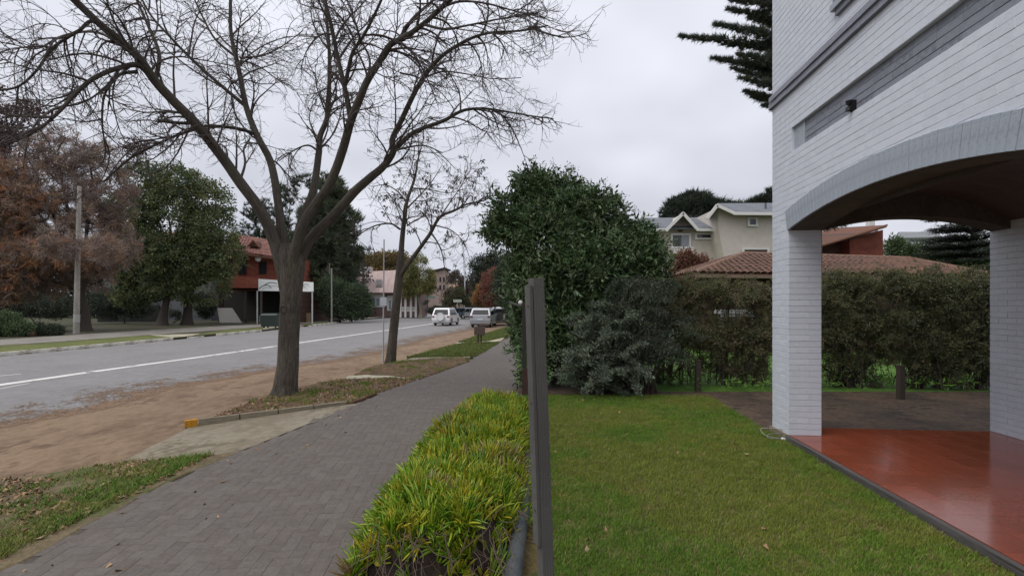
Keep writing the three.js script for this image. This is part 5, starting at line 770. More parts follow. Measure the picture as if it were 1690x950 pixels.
{ // cedar with flat layered branches
  const base = V(23.2, 0, -24), root = thing('cedar', 'dark cedar with flat layered branches at the right of the porch arch', 'tree', base), r = rng(91), list = [], bm = new MB(), mb = new MB();
  tube(mb, spline([V(0, 0, 0), V(0, 4, 0), V(0.1, 9, 0)], 8), (t) => 0.3 * (1 - 0.8 * t), 8); part('trunk', mb.geo(), M.bark_dark, root);
  const layer = (y, l, n, a0, a1) => { for (let k = 0; k < n; k++) { const a = a0 + (a1 - a0) * (k + r()) / n, ll = l * (0.7 + 0.4 * r()), e = V(Math.cos(a) * ll, y + 0.15 * r(), Math.sin(a) * ll); tube(bm, spline([V(0, y - 0.3, 0), e.clone().multiplyScalar(0.5).setY(y + 0.1), e], 8), (t) => 0.05 * (1 - 0.8 * t), 4); for (let i = 0; i < 60; i++) { const t = 0.25 + 0.75 * r(); list.push({ m: mat4(V(e.x * t + (r() - 0.5) * 0.5, y + 0.05 * t + (r() - 0.5) * 0.1, e.z * t + (r() - 0.5) * 0.5), (r() - 0.5) * 0.6, r() * 6.28, (r() - 0.5) * 0.6, 0.5 + 0.4 * r(), 0.22), c: jitterCol(L3(0.026, 0.036, 0.024), r) }); } } };
  [[3.9, 1.8], [4.3, 2.4], [4.7, 2.0], [5.1, 2.3], [5.6, 2.2], [6.3, 2], [7.2, 1.4]].forEach(([y, l], k) => layer(y, l, 11, 1.2, 5.6)); part('branches', bm.geo(), M.bark_dark, root, null, 'stuff'); scatter('needles', midClump, M.leaf, list, root);
}
// things glimpsed in the hedge
{ const o = thing('garden_table', 'pale grey flat slab glimpsed between the hedge branches left of the pier', 'garden table', P(1214, 514, 12.2).setY(0)); part('table_top', box(0.9, 0.1, 0.45, 0, 1.58, 0).rotateZ(0), plain(L3(0.36, 0.36, 0.36), 0.7), o); part('edge', box(0.9, 0.06, 0.05, 0, 1.48, 0.2), plain(L3(0.28, 0.28, 0.28), 0.7), o); part('leg', box(0.08, 1.5, 0.4, -0.35, 0.75, 0), M.stem, o); part('leg', box(0.08, 1.5, 0.4, 0.35, 0.75, 0), M.stem, o); }
{ const p = P(1262, 495, 12.6), o = thing('garden_post', 'slim pale wooden post in the hedge beside the white house corner', 'post', p.clone().setY(0)); part('post', box(0.14, 2.15, 0.12, 0, 1.07, 0), plain(L3(0.2, 0.16, 0.1), 0.9), o); part('cross_piece', box(0.5, 0.08, 0.1, 0.1, 2.16, 0), plain(L3(0.2, 0.16, 0.1), 0.9), o); }
{ const b = V(0.235, 0, -9.35), o = thing('bracket_post', 'dark slender post with a side arm and white knob, half hidden behind the wooden post', 'post', b); part('post', box(0.075, 1.78, 0.075, 0, 0.89, 0), plain(L3(0.03, 0.025, 0.022), 0.9), o); const mb = new MB(); tube(mb, spline([V(0.0, 1.73, 0), V(-0.1, 1.73, 0), V(-0.22, 1.77, 0.02), V(-0.3, 1.8, 0.03)], 10), () => 0.022, 6); part('arm', mb.geo(), plain(L3(0.12, 0.11, 0.1), 0.8), o); part('knob', new THREE.SphereGeometry(0.045, 12, 8).translate(-0.07, 1.79, 0), M.white_trim, o); part('brick_foot', box(0.16, 0.5, 0.16, 0.04, 0.25, 0.02), M.dark_brick, o); }
// ---------------------------------------------------------------- across the road
const RUST = [L3(0.27, 0.185, 0.14), L3(0.23, 0.175, 0.15), L3(0.31, 0.2, 0.13), L3(0.21, 0.165, 0.145)], ORANGE = [L3(0.46, 0.22, 0.09), L3(0.38, 0.2, 0.1), L3(0.3, 0.18, 0.11)];
const OLIVE = [L3(0.09, 0.13, 0.042), L3(0.125, 0.165, 0.05), L3(0.065, 0.095, 0.035), L3(0.15, 0.16, 0.05)], DARKG = [L3(0.045, 0.065, 0.034), L3(0.06, 0.08, 0.042), L3(0.035, 0.05, 0.028)];
const twigClump = spray(111, 15, 0.66, 0.026, 2.2);
leafTree({ name: 'russet_tree', label: 'russet brown fine twigged tree behind the pale pole, nearest on the far side', base: G(140, 546), z: 33, trunkR: 0.32, limbs: 6, seed: 51, clump: twigClump, n: 2900, size: 0.95, hollow: 0.2, gap: -0.05, freq: 0.7, cols: RUST, lobes: [[98, 400, 36, 30, -4.5], [168, 412, 34, 26, -4.5], [95, 250, 55, 45], [150, 280, 60, 55], [70, 320, 75, 60], [180, 330, 45, 50], [120, 380, 80, 60], [40, 395, 60, 50], [190, 400, 40, 45], [150, 450, 50, 34], [80, 460, 60, 36]] });
leafTree({ name: 'russet_tree', label: 'orange tinged fine twigged tree at the left edge of the view', base: G(-20, 548), z: 31, trunkR: 0.28, limbs: 5, seed: 52, clump: twigClump, n: 2700, size: 0.95, hollow: 0.15, gap: -0.16, freq: 0.7, cols: [...RUST, ...ORANGE], lobes: [[-10, 290, 60, 50], [20, 340, 60, 50], [-30, 400, 80, 60], [40, 430, 50, 40], [90, 420, 70, 30], [-10, 470, 60, 34], [150, 420, 40, 24]] });
leafTree({ name: 'purple_leaved_tree', label: 'tree with dull purple red leaves at the top left behind the bare branches', base: G(5, 533), z: 44, trunkR: 0.3, seed: 53, clump: bigClump, n: 900, size: 0.9, hollow: 0.1, gap: 0.0, freq: 0.5, cols: [L3(0.11, 0.05, 0.055), L3(0.14, 0.065, 0.065), L3(0.08, 0.05, 0.045)], lobes: [[-10, 160, 34, 30], [20, 205, 40, 30], [45, 180, 22, 18], [-30, 230, 60, 40], [220, 245, 22, 20], [30, 260, 60, 30]] });
leafTree({ name: 'broadleaf_tree', label: 'big olive green leafy tree to the left of the red brick building', base: G(266, 537), z: 43, trunkR: 0.42, limbs: 6, seed: 54, clump: bigClump, n: 4700, sprigs: [260, 1.2], size: 0.95, hollow: 0.35, gap: -0.1, freq: 0.5, cols: OLIVE, lobes: [[235, 300, 42, 34], [285, 305, 50, 34], [335, 330, 48, 38], [215, 360, 44, 50], [280, 370, 66, 54], [345, 385, 46, 46], [372, 420, 26, 44], [300, 430, 76, 40], [225, 430, 50, 40], [262, 468, 60, 30], [345, 470, 34, 36], [215, 480, 34, 30], [310, 482, 50, 18]] });
{ const mb = new MB(), o = thing('tree_trunk', 'second dark trunk standing under the big olive green tree', 'tree', G(308, 536)); tube(mb, spline([V(0, 0, 0), V(0.1, 2.2, 0), V(-0.2, 5, 0)], 10), (t) => 0.4 * (1 - 0.4 * t) + 0.2 * Math.exp(-t * 12), 10); part('trunk', mb.geo(), M.bark_dark, o); scatter('crown', bigClump, M.leaf, rel(crownList(lobesAt(45, [[310, 440, 44, 34], [330, 410, 34, 40]]), 900, { seed: 55, cols: OLIVE, hollow: 0.2 }), o), o); }
leafTree({ name: 'conifer_tree', label: 'dark green layered conifer to the right of the large trunk', base: G(555, 531), z: 56, trunkR: 0.35, seed: 56, clump: needleClump, n: 3400, size: 1.25, hollow: 0.2, gap: -0.08, freq: 0.6, upright: true, cols: [L3(0.07, 0.09, 0.042), L3(0.09, 0.11, 0.05), L3(0.05, 0.068, 0.034)], lobes: [[545, 325, 30, 36], [560, 370, 34, 36], [535, 400, 46, 34], [562, 425, 38, 34], [540, 460, 50, 30], [520, 360, 26, 36], [505, 420, 40, 40], [520, 490, 40, 28]] });
leafTree({ name: 'pine_tree', label: 'dark pine seen through the fork of the large bare tree', base: G(470, 526), z: 66, trunkR: 0.3, seed: 57, clump: needleClump, n: 850, size: 1.1, hollow: 0.2, gap: -0.05, freq: 0.5, upright: true, cols: DARKG, lobes: [[500, 305, 24, 18], [480, 330, 30, 26], [430, 350, 28, 22], [440, 385, 44, 36], [500, 370, 36, 36], [410, 380, 20, 24], [470, 420, 60, 40]] });
leafTree({ name: 'garden_hedge', label: 'dense green rounded hedge right of the slim poles', category: 'hedge', base: G(580, 530.5), z: 53, trunkR: 0.1, seed: 58, clump: bigClump, n: 2600, size: 0.75, hollow: 0.5, gap: -0.2, cols: [L3(0.05, 0.085, 0.032), L3(0.07, 0.11, 0.042), L3(0.04, 0.065, 0.026)], lobes: [[560, 500, 30, 26], [585, 490, 26, 24], [600, 505, 16, 18], [545, 480, 26, 24], [575, 515, 36, 12]] });
leafTree({ name: 'low_shrub', label: 'fresh green low shrub at the left edge beyond the far pavement', category: 'shrub', base: G(15, 556), z: 27, trunkR: 0.05, seed: 59, clump: midClump, n: 900, size: 0.8, hollow: 0.4, cols: MIDG, lobes: [[-5, 535, 28, 18], [25, 540, 22, 14], [10, 525, 18, 10]] });
leafTree({ name: 'low_shrub', label: 'small dark green shrub beside the beige boulder', category: 'shrub', base: G(78, 553), z: 28, trunkR: 0.04, seed: 60, clump: midClump, n: 420, size: 0.7, hollow: 0.4, cols: [L3(0.03, 0.05, 0.02), L3(0.045, 0.065, 0.03)], lobes: [[70, 544, 14, 9], [88, 546, 14, 8]] });
{ const o = thing('boulder', 'beige boulder between the two low shrubs on the far side', 'boulder', G(50, 554)); const g = new THREE.IcosahedronGeometry(0.36, 3), p = g.attributes.position; for (let i = 0; i < p.count; i++) { const k = 1 + 0.35 * fbm(p.getX(i) * 3, p.getY(i) * 3, p.getZ(i) * 3, 3); p.setXYZ(i, p.getX(i) * k * 1.1, p.getY(i) * k * 0.8 + 0.18, p.getZ(i) * k); } g.computeVertexNormals(); part('rock', g, surface({ seed: 171, N: 128, metres: [0.5, 0.5], a: [128, 104, 78], b: [150, 126, 98], fine: 12, bump: 0.01 }), o); }
{ // dark woods behind everything on the far side
  const root = thing('woods', 'dark mass of trees behind the gardens across the road', 'woods', V(-45, 0, -70)); root.userData.kind = 'stuff'; const ls = []; const r = rng(64);
  for (let k = 0; k < 34; k++) { const px = -420 + k * 30; ls.push(...lobesAt(70 + r() * 10, [[px, 455 - r() * 30, 40, 34], [px + 10, 500, 40, 26]])); }
  scatter('crowns', bigClump, M.leaf, rel(crownList(ls, 9000, { seed: 65, size: 2.0, hollow: 0.2, gap: -0.3, freq: 0.4, cols: [L3(0.034, 0.04, 0.026), L3(0.042, 0.048, 0.03), L3(0.045, 0.038, 0.028)] }), root), root);
}
{ // far end of the avenue
  const root = thing('woods', 'hazy band of trees closing the far end of the avenue', 'woods', V(-10, 0, -140)); root.userData.kind = 'stuff'; const ls = [], r = rng(66);
  for (let k = 0; k < 26; k++) { const px = 590 + k * 24; ls.push(...lobesAt(135 + r() * 12, [[px, 484 - r() * 10, 26, 20], [px, 505, 26, 14]])); }
  scatter('crowns', bigClump, M.leaf, rel(crownList(ls, 6000, { seed: 67, size: 2.8, hollow: 0.2, gap: -0.3, freq: 0.3, cols: [L3(0.05, 0.05, 0.025), L3(0.04, 0.05, 0.024), L3(0.075, 0.05, 0.028)] }), root), root);
}
// trees down the avenue
const treeRow = [
  ['autumn_tree', 'orange brown autumn trees rising behind the pink roof', 626, 108, [[600, 432, 22, 12], [630, 430, 26, 14], [655, 428, 20, 14], [615, 450, 40, 16]], 1500, [L3(0.25, 0.16, 0.04), L3(0.2, 0.14, 0.045), L3(0.14, 0.12, 0.045)], bigClump, 1.9],
  ['willow_tree', 'yellow green drooping tree beside the white porch', 694, 72, [[690, 440, 18, 24], [680, 455, 20, 26], [705, 465, 16, 24], [692, 472, 24, 20], [672, 478, 12, 16]], 1500, [L3(0.2, 0.2, 0.05), L3(0.16, 0.17, 0.045), L3(0.24, 0.22, 0.06)], bigClump, 0.9],
  ['pine_tree', 'dark pine with a rounded top behind the red autumn tree', 800, 74, [[795, 438, 22, 18], [818, 432, 24, 18], [805, 458, 34, 22], [832, 450, 22, 26]], 1700, [L3(0.035, 0.05, 0.022), L3(0.045, 0.06, 0.03), L3(0.028, 0.04, 0.02)], bigClump, 1.1],
  ['autumn_tree', 'red autumn tree beyond the parked cars', 812, 62, [[812, 462, 18, 24], [822, 485, 18, 22], [806, 488, 12, 18]], 1100, [L3(0.22, 0.075, 0.05), L3(0.17, 0.07, 0.05), L3(0.24, 0.1, 0.055)], bigClump, 0.8],
  ['autumn_tree', 'bright orange tree left of the red autumn tree', 794, 64, [[795, 482, 13, 18], [788, 494, 10, 14], [803, 496, 10, 12]], 800, [L3(0.34, 0.15, 0.045), L3(0.28, 0.13, 0.045), L3(0.26, 0.17, 0.06)], bigClump, 0.7],
  ['brown_tree', 'brown leaved tree right of the tan building', 752, 96, [[752, 462, 12, 14], [762, 478, 14, 14], [745, 486, 12, 12]], 700, [L3(0.09, 0.055, 0.035), L3(0.07, 0.05, 0.03)], bigClump, 1.3],
  ['street_tree', 'small green tree behind the pale street sign', 757, 78, [[757, 488, 16, 14], [740, 496, 14, 12], [772, 494, 12, 14]], 800, [L3(0.07, 0.08, 0.03), L3(0.1, 0.09, 0.04)], bigClump, 0.9],
  ['dark_shrub', 'dark shrub at the road corner left of the white car', 720, 64, [[718, 512, 10, 7], [706, 506, 9, 10], [730, 508, 8, 8]], 500, DARKG, bigClump, 0.6],
  ['street_tree', 'dark green tree just left of the tall evergreen shrub', 838, 40, [[836, 468, 22, 40], [846, 505, 18, 30], [850, 440, 20, 30]], 1300, [L3(0.03, 0.05, 0.022), L3(0.045, 0.065, 0.03)], bigClump, 0.7],
];
for (const [name, label, px, z, lobes, n, cols, clump, size] of treeRow) leafTree({ name, label, category: /shrub/.test(name) ? 'shrub' : 'tree', base: G(px, CY + EYE * F / z), z, lobes, n, cols, clump, size, trunkR: name === 'willow_tree' ? 0.28 : 0.16, limbs: 2, seed: px + 3, hollow: 0.2, gap: -0.12, freq: 0.4, barkMat: name === 'willow_tree' ? plain(L3(0.2, 0.17, 0.12), 0.9) : M.bark_dark });

for (const [label, px, z, lobes, n] of [['dark understorey shrub below the russet trees', 60, 41, [[30, 500, 40, 24], [80, 505, 40, 22], [0, 490, 50, 30]], 1500], ['dark understorey shrub left of the two dark trunks', 205, 47, [[180, 500, 36, 26], [225, 508, 30, 20]], 1100], ['dark understorey shrub between the trunks and the pale wall', 285, 49, [[287, 520, 10, 9], [338, 505, 16, 22]], 500]]) leafTree({ name: 'understorey_shrub', label, category: 'shrub', base: G(px, CY + EYE * F / z), z, lobes, n, cols: DARKG, clump: bigClump, size: 0.6, trunkR: 0.06, limbs: 2, seed: px, hollow: 0.2 });
// red brick two storey building
{
  const h = thing('brick_building', 'red brick two storey building with a dark open ground floor', 'building'), z = 50, q = (x, y, d = 0) => P(x, y, z + d);
  part('wall', slabOf([q(362, 478), q(482, 478), q(482, 424), q(450, 424), q(392, 417), q(362, 417)], V(0, 0, -8)), M.red_brick, h);
  part('parapet', slabOf([q(366, 477, -1.1), q(426, 477, -1.1), q(426, 458, -1.1), q(366, 456, -1.1)], V(0, 0, -0.2)), M.red_brick, h); part('balcony', slabOf([q(366, 477, -1.1), q(426, 477, -1.1), q(426, 475, -1.1), q(366, 475, -1.1)], V(0, 0, -1.1)), M.red_brick, h);
  const rt = surface({ seed: 173, N: 256, metres: [1.4, 1.4], a: [124, 78, 66], b: [148, 98, 84], blot: [106, 68, 58], fine: 12, bump: 0.008 });
  const A = q(380, 416, -1.2), B = q(453, 426, -1.2), Cc = q(440, 398, 3), D = q(394, 390, 3); part('roof', slabOf([A, B, Cc, D], V(0, 0.12, 0)), rt, h); part('roof', slabOf([B, q(486, 428, -1), q(462, 400, 3), Cc], V(0, 0.12, 0)), rt, h); part('roof', slabOf([q(340, 418, 3), A, D], V(0, 0.12, 0)), rt, h);
  tileRoof(h, A.clone().add(V(0, 0.15, 0)), B.clone().add(V(0, 0.15, 0)), Cc.clone().add(V(0, 0.15, 0)), D.clone().add(V(0, 0.15, 0)), 0.3, 0.42, new THREE.MeshStandardMaterial({ color: L3(0.24, 0.11, 0.085), roughness: 0.85, side: THREE.DoubleSide }), 6);
  part('eave', bar(A.clone().add(V(0, -0.05, 0.06)), B.clone().add(V(0, -0.05, 0.06)), 0.1, 0.16), M.timber, h);
  const dm = part('dormer', slabOf([q(409, 406, -0.2), q(426, 407, -0.2), q(417.5, 397, -0.2)], V(0, 0, -1.5)), M.timber, h); part('dormer_trim', merge([bar(q(407, 407, -0.3), q(417.5, 396, -0.3), 0.12), bar(q(417.5, 396, -0.3), q(428, 408, -0.3), 0.12)]), rt, dm);
  for (const [x0, x1, y0, y1] of [[393, 405, 427, 452], [428, 438.5, 432, 451], [372, 382, 428, 450], [456, 466, 434, 451], [469, 478, 434, 451]]) { const a = q(x0, y1, -0.05), b = q(x1, y0, -0.05), w = part('window', merge([box0(a.x - 0.08, b.x + 0.08, a.y - 0.08, b.y + 0.1, a.z, a.z + 0.02)]), plain(L3(0.07, 0.03, 0.025), 0.7), h); part('pane', box0(a.x, (a.x + b.x) / 2 - 0.03, a.y, b.y, a.z + 0.02, a.z + 0.04), M.pane, w); part('pane', box0((a.x + b.x) / 2 + 0.03, b.x, a.y, b.y, a.z + 0.02, a.z + 0.04), M.pane, w); }
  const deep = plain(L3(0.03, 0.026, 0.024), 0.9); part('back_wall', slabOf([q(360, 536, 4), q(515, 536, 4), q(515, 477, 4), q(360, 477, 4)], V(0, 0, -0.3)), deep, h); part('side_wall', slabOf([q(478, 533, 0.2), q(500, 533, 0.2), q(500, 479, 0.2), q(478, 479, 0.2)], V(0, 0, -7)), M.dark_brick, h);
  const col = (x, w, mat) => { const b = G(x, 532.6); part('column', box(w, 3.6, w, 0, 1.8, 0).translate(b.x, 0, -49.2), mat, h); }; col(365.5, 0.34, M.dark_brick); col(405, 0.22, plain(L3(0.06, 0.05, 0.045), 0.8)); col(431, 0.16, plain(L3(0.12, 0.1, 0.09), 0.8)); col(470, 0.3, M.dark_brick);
  const lamp = part('wall_lamp', new THREE.SphereGeometry(0.3, 16, 12).translate(q(425.5, 427, -0.6).x, q(425.5, 427, -0.6).y, q(425.5, 427, -0.6).z), plain(C('#f4f4f2'), 0.35), h, 'round white globe lamp on the wall'); part('lamp_bracket', box(0.3, 0.12, 0.5).translate(q(425.5, 430, -0.35).x, q(425.5, 431, -0.35).y, -49.65), M.timber, lamp);
}
{ // awning with a swirling print on slim posts
  const N = 256, cv = document.createElement('canvas'); cv.width = 512; cv.height = 128; const g = cv.getContext('2d'); g.fillStyle = '#b9bab6'; g.fillRect(0, 0, 512, 128); g.strokeStyle = '#3f4442'; g.lineWidth = 9; g.lineCap = 'round';
  for (const [x, y, w] of [[60, 92, 100], [110, 60, 120], [250, 92, 90], [380, 84, 110], [430, 56, 70]]) { g.beginPath(); g.moveTo(x - w / 2, y + 14); g.bezierCurveTo(x - w / 4, y - 30, x + w / 5, y - 36, x + w / 2, y - 20); g.stroke(); } g.lineWidth = 4; for (const [x, y, w] of [[80, 104, 90], [140, 84, 90], [270, 106, 100], [400, 102, 110], [440, 74, 80]]) { g.beginPath(); g.moveTo(x - w / 2, y + 6); g.bezierCurveTo(x - w / 4, y - 20, x + w / 5, y - 20, x + w / 2, y - 10); g.stroke(); }
  const t = new THREE.CanvasTexture(cv); t.colorSpace = THREE.SRGBColorSpace;
  const o = thing('awning', 'pale awning with a grey swirling print on slim posts beside the brick building', 'awning'), z = 46.5, q = (x, y, d = 0) => P(x, y, z + d);
  const a = q(426, 479.5), b = q(517, 481), c = q(517, 465.5, 1.2), d = q(426, 460, 1.2), g2 = new THREE.BufferGeometry(); const th = V(0, -0.03, -0.03), pts = [a, b, c, d, ...[a, b, c, d].map((p) => p.clone().add(th))];
  g2.setAttribute('position', new THREE.BufferAttribute(new Float32Array(pts.flatMap((p) => [p.x, p.y, p.z])), 3)); g2.setAttribute('uv', new THREE.BufferAttribute(new Float32Array([0, 0, 1, 0, 1, 1, 0, 1, 0, 0, 1, 0, 1, 1, 0, 1]), 2)); g2.setIndex([0, 1, 2, 0, 2, 3, 4, 6, 5, 4, 7, 6, 0, 4, 5, 0, 5, 1, 1, 5, 6, 1, 6, 2, 2, 6, 7, 2, 7, 3, 3, 7, 4, 3, 4, 0]); const g3 = g2.toNonIndexed(); g3.computeVertexNormals();
  part('canopy', g3, new THREE.MeshStandardMaterial({ map: t, roughness: 0.85 }), o);
  const pm = plain(L3(0.48, 0.48, 0.47), 0.6); for (const x of [424, 515]) { const p = q(x, 480); part('post', cyl(0.07, 0.07, p.y, p.x, 0, p.z, 8), pm, o); }
}
{ // leaning board, planters, crate, container
  const b = thing('leaning_board', 'large pale board leaning at an angle under the brick building', 'board', G(396, 532).add(V(0, 0, 1.8))), g = slabOf([V(-0.75, 0.04, 0.5), V(1.45, 0.04, 0.5), V(-0.05, 1.5, -0.4), V(-1.55, 1.5, -0.4)], V(0, 0.03, -0.05)); part('board', g, plain(L3(0.3, 0.29, 0.265), 0.8), b); part('edge_strip', bar(V(-0.75, 0.06, 0.53), V(1.45, 0.06, 0.53), 0.05), plain(L3(0.4, 0.39, 0.36), 0.8), b);
  const pot = (x, y, label) => { const o = thing('bollard', label, 'bollard', G(x, y), 0, 'short bollards outside the brick building'); part('post', cyl(0.15, 0.13, 0.62, 0, 0, 0, 12), plain(L3(0.5, 0.49, 0.46), 0.7), o); part('cap', new THREE.SphereGeometry(0.13, 12, 6, 0, 6.3, 0, 1.57).scale(1, 0.5, 1).translate(0, 0.62, 0), plain(L3(0.55, 0.54, 0.5), 0.7), o); return o; };
  pot(364.5, 531.5, 'short white bollard farthest left outside the brick building'); pot(371.5, 531.5, 'short white bollard second from the left outside the brick building'); pot(405, 531.8, 'short white bollard in front of the leaning board'); pot(429.5, 531, 'short white bollard next to the awning post');
  const c = thing('crate', 'light wooden crate standing under the right end of the awning', 'crate', G(507, 531.5)); for (let k = 0; k < 5; k++) part('slat', box(0.6, 0.17, 0.04, 0, 0.1 + k * 0.2, 0.28), plain(L3(0.3, 0.22, 0.12), 0.85), c); part('side', box(0.04, 1, 0.55, -0.29, 0.5, 0), plain(L3(0.25, 0.18, 0.1), 0.85), c); part('side', box(0.04, 1, 0.55, 0.29, 0.5, 0), plain(L3(0.25, 0.18, 0.1), 0.85), c); part('back', box(0.56, 1, 0.03, 0, 0.5, -0.26), plain(L3(0.2, 0.14, 0.08), 0.85), c);
  const d = thing('waste_container', 'dark green waste container on the far kerb behind the large trunk', 'bin', G(448, 541)), gm = plain(L3(0.022, 0.035, 0.03), 0.5);
  const s = new THREE.Shape([[-0.42, 0.14], [0.4, 0.14], [0.5, 0.98], [-0.5, 1.0]].map((p) => new THREE.Vector2(...p))); part('body', new THREE.ExtrudeGeometry(s, { depth: 1.2, bevelEnabled: true, bevelSize: 0.02, bevelThickness: 0.02, bevelSegments: 1 }).translate(0, 0, -0.6).rotateY(Math.PI / 2), gm, d); part('lid', new THREE.CylinderGeometry(0.54, 0.54, 1.24, 18, 1, false, 0, Math.PI).rotateZ(Math.PI / 2).scale(1, 0.28, 1).rotateY(0).translate(0, 1.0, 0), plain(L3(0.03, 0.045, 0.04), 0.45), d); part('rim', box(1.3, 0.05, 1.06, 0, 0.99, 0), plain(L3(0.05, 0.065, 0.06), 0.5), d); for (const [x, z] of [[-0.45, 0.3], [0.45, 0.3], [-0.45, -0.3], [0.45, -0.3]]) part('wheel', new THREE.CylinderGeometry(0.09, 0.09, 0.06, 12).rotateZ(Math.PI / 2).translate(x, 0.09, z), plain(L3(0.02, 0.02, 0.02), 0.8), d);
}
{ // pale house behind the olive tree
  const h = thing('pale_walled_house', 'house with pale walls and a red roof, mostly hidden by the olive green tree', 'house'), z = 56, q = (x, y, d = 0) => P(x, y, z + d), wall = plain(L3(0.13, 0.133, 0.14), 0.8);
  part('wall', slabOf([q(170, 532), q(348, 532), q(348, 420), q(170, 416)], V(0, 0, -6)), wall, h); part('roof', slabOf([q(158, 420, -0.8), q(352, 424, -0.8), q(330, 386, 3.5), q(180, 382, 3.5)], V(0, 0.15, 0)), plain(L3(0.26, 0.12, 0.095), 0.85), h); const dg = part('door', slabOf([q(302, 531, -0.04), q(315, 531, -0.04), q(315, 486, -0.04), q(302, 486, -0.04)], V(0, 0, -0.06)), plain(L3(0.03, 0.03, 0.03), 0.7), h); part('handle', new THREE.SphereGeometry(0.06, 8, 6).translate(q(304, 510, -0.15).x, q(304, 510).y, -55.85), M.white_trim, dg);
  part('low_wall', slabOf([q(160, 534, -4), q(262, 534, -4), q(262, 503, -4), q(160, 503, -4)], V(0, 0, -0.2)), plain(L3(0.02, 0.02, 0.02), 0.9), h);
}
{ // street pole
  const b = G(125, 550.5), o = thing('street_pole', 'tall pale grey concrete street pole in front of the russet trees', 'pole', b), mb = new MB(); tube(mb, [V(0, 0, 0), V(0.06, 3, 0), V(0.13, 6, 0), V(0.2, 9.2, 0)], (t) => 0.165 - 0.06 * t, 12); part('shaft', mb.geo(), surface({ seed: 175, N: 128, metres: [1, 3], a: [142, 136, 128], b: [164, 158, 150], fine: 9, bump: 0.004 }), o); part('band', cyl(0.168, 0.163, 0.5, 0.02, 0.7, 0, 12), plain(L3(0.38, 0.37, 0.34), 0.8), o);
}
{ // two slim poles by the hedge, thin stay by the slender tree
  const mk = (label, x, y, top, rr, mat, lean = 0) => { const b = G(x, y), o = thing('slim_pole', label, 'pole', b), mb = new MB(), h = EYE + (CY - top) / F * -b.z; tube(mb, [V(0, 0, 0), V(lean / 2, h / 2, 0), V(lean, h, 0)], (t) => rr * (1 - 0.25 * t), 8); part('shaft', mb.geo(), mat, o); part('cap', cyl(rr * 0.95, rr * 0.6, rr, lean, h, 0, 8), mat, o); return o; };
  mk('slim brown pole left of the dense rounded hedge', 543.5, 530.5, 436, 0.1, plain(L3(0.14, 0.12, 0.1), 0.8)); mk('slim grey pole just right of the slim brown one', 547, 532, 444, 0.09, plain(L3(0.26, 0.25, 0.23), 0.7));
  const s = mk('thin pale metal pole with a small plate beside the slender bare tree', 632, 598, 396, 0.024, plain(L3(0.42, 0.42, 0.42), 0.5, { metalness: 0.2 }), 0.03); part('plate', box(0.2, 0.26, 0.015, 0.02, 1.86, 0.03), plain(L3(0.46, 0.5, 0.53), 0.5), s);
  const u = mk('dark utility pole with a cross arm left of the pink roofed house', 599, 526.5, 420, 0.13, plain(L3(0.06, 0.05, 0.045), 0.9)); part('cross_arm', box(1.9, 0.14, 0.14, 0.5, 9.2, 0), plain(L3(0.06, 0.05, 0.045), 0.9), u); for (const x of [-0.3, 0.5, 1.35]) part('insulator', cyl(0.06, 0.05, 0.22, x, 9.27, 0, 8), plain(L3(0.25, 0.24, 0.22), 0.5), u);
  const w = mk('white lower and blue grey upper tall pole beyond the white car', 767, 521.5, 449, 0.12, plain(L3(0.5, 0.52, 0.54), 0.5)); part('base_sleeve', cyl(0.16, 0.15, 1.9, 0, 0.01, 0, 10), plain(L3(0.6, 0.6, 0.6), 0.5), w);
}
{ // street signs
  const s = thing('street_sign', 'pale green street sign board above the white car', 'sign', G(755, 524)); part('post', cyl(0.05, 0.05, 2.5, 0, 0, 0, 8), plain(L3(0.3, 0.3, 0.3), 0.6), s); part('board', box(1.25, 0.42, 0.04, 0, 2.5, 0.05), plain(L3(0.42, 0.46, 0.36), 0.6), s);
  const t = thing('street_sign', 'dull green street name sign at the corner left of the white car', 'sign', G(712, 525.5)); part('post', cyl(0.05, 0.05, 3.0, 0, 0, 0, 8), plain(L3(0.3, 0.3, 0.3), 0.6), t); part('board', box(1.0, 0.26, 0.04, 0, 2.95, 0.05), plain(L3(0.1, 0.2, 0.15), 0.6), t);
}
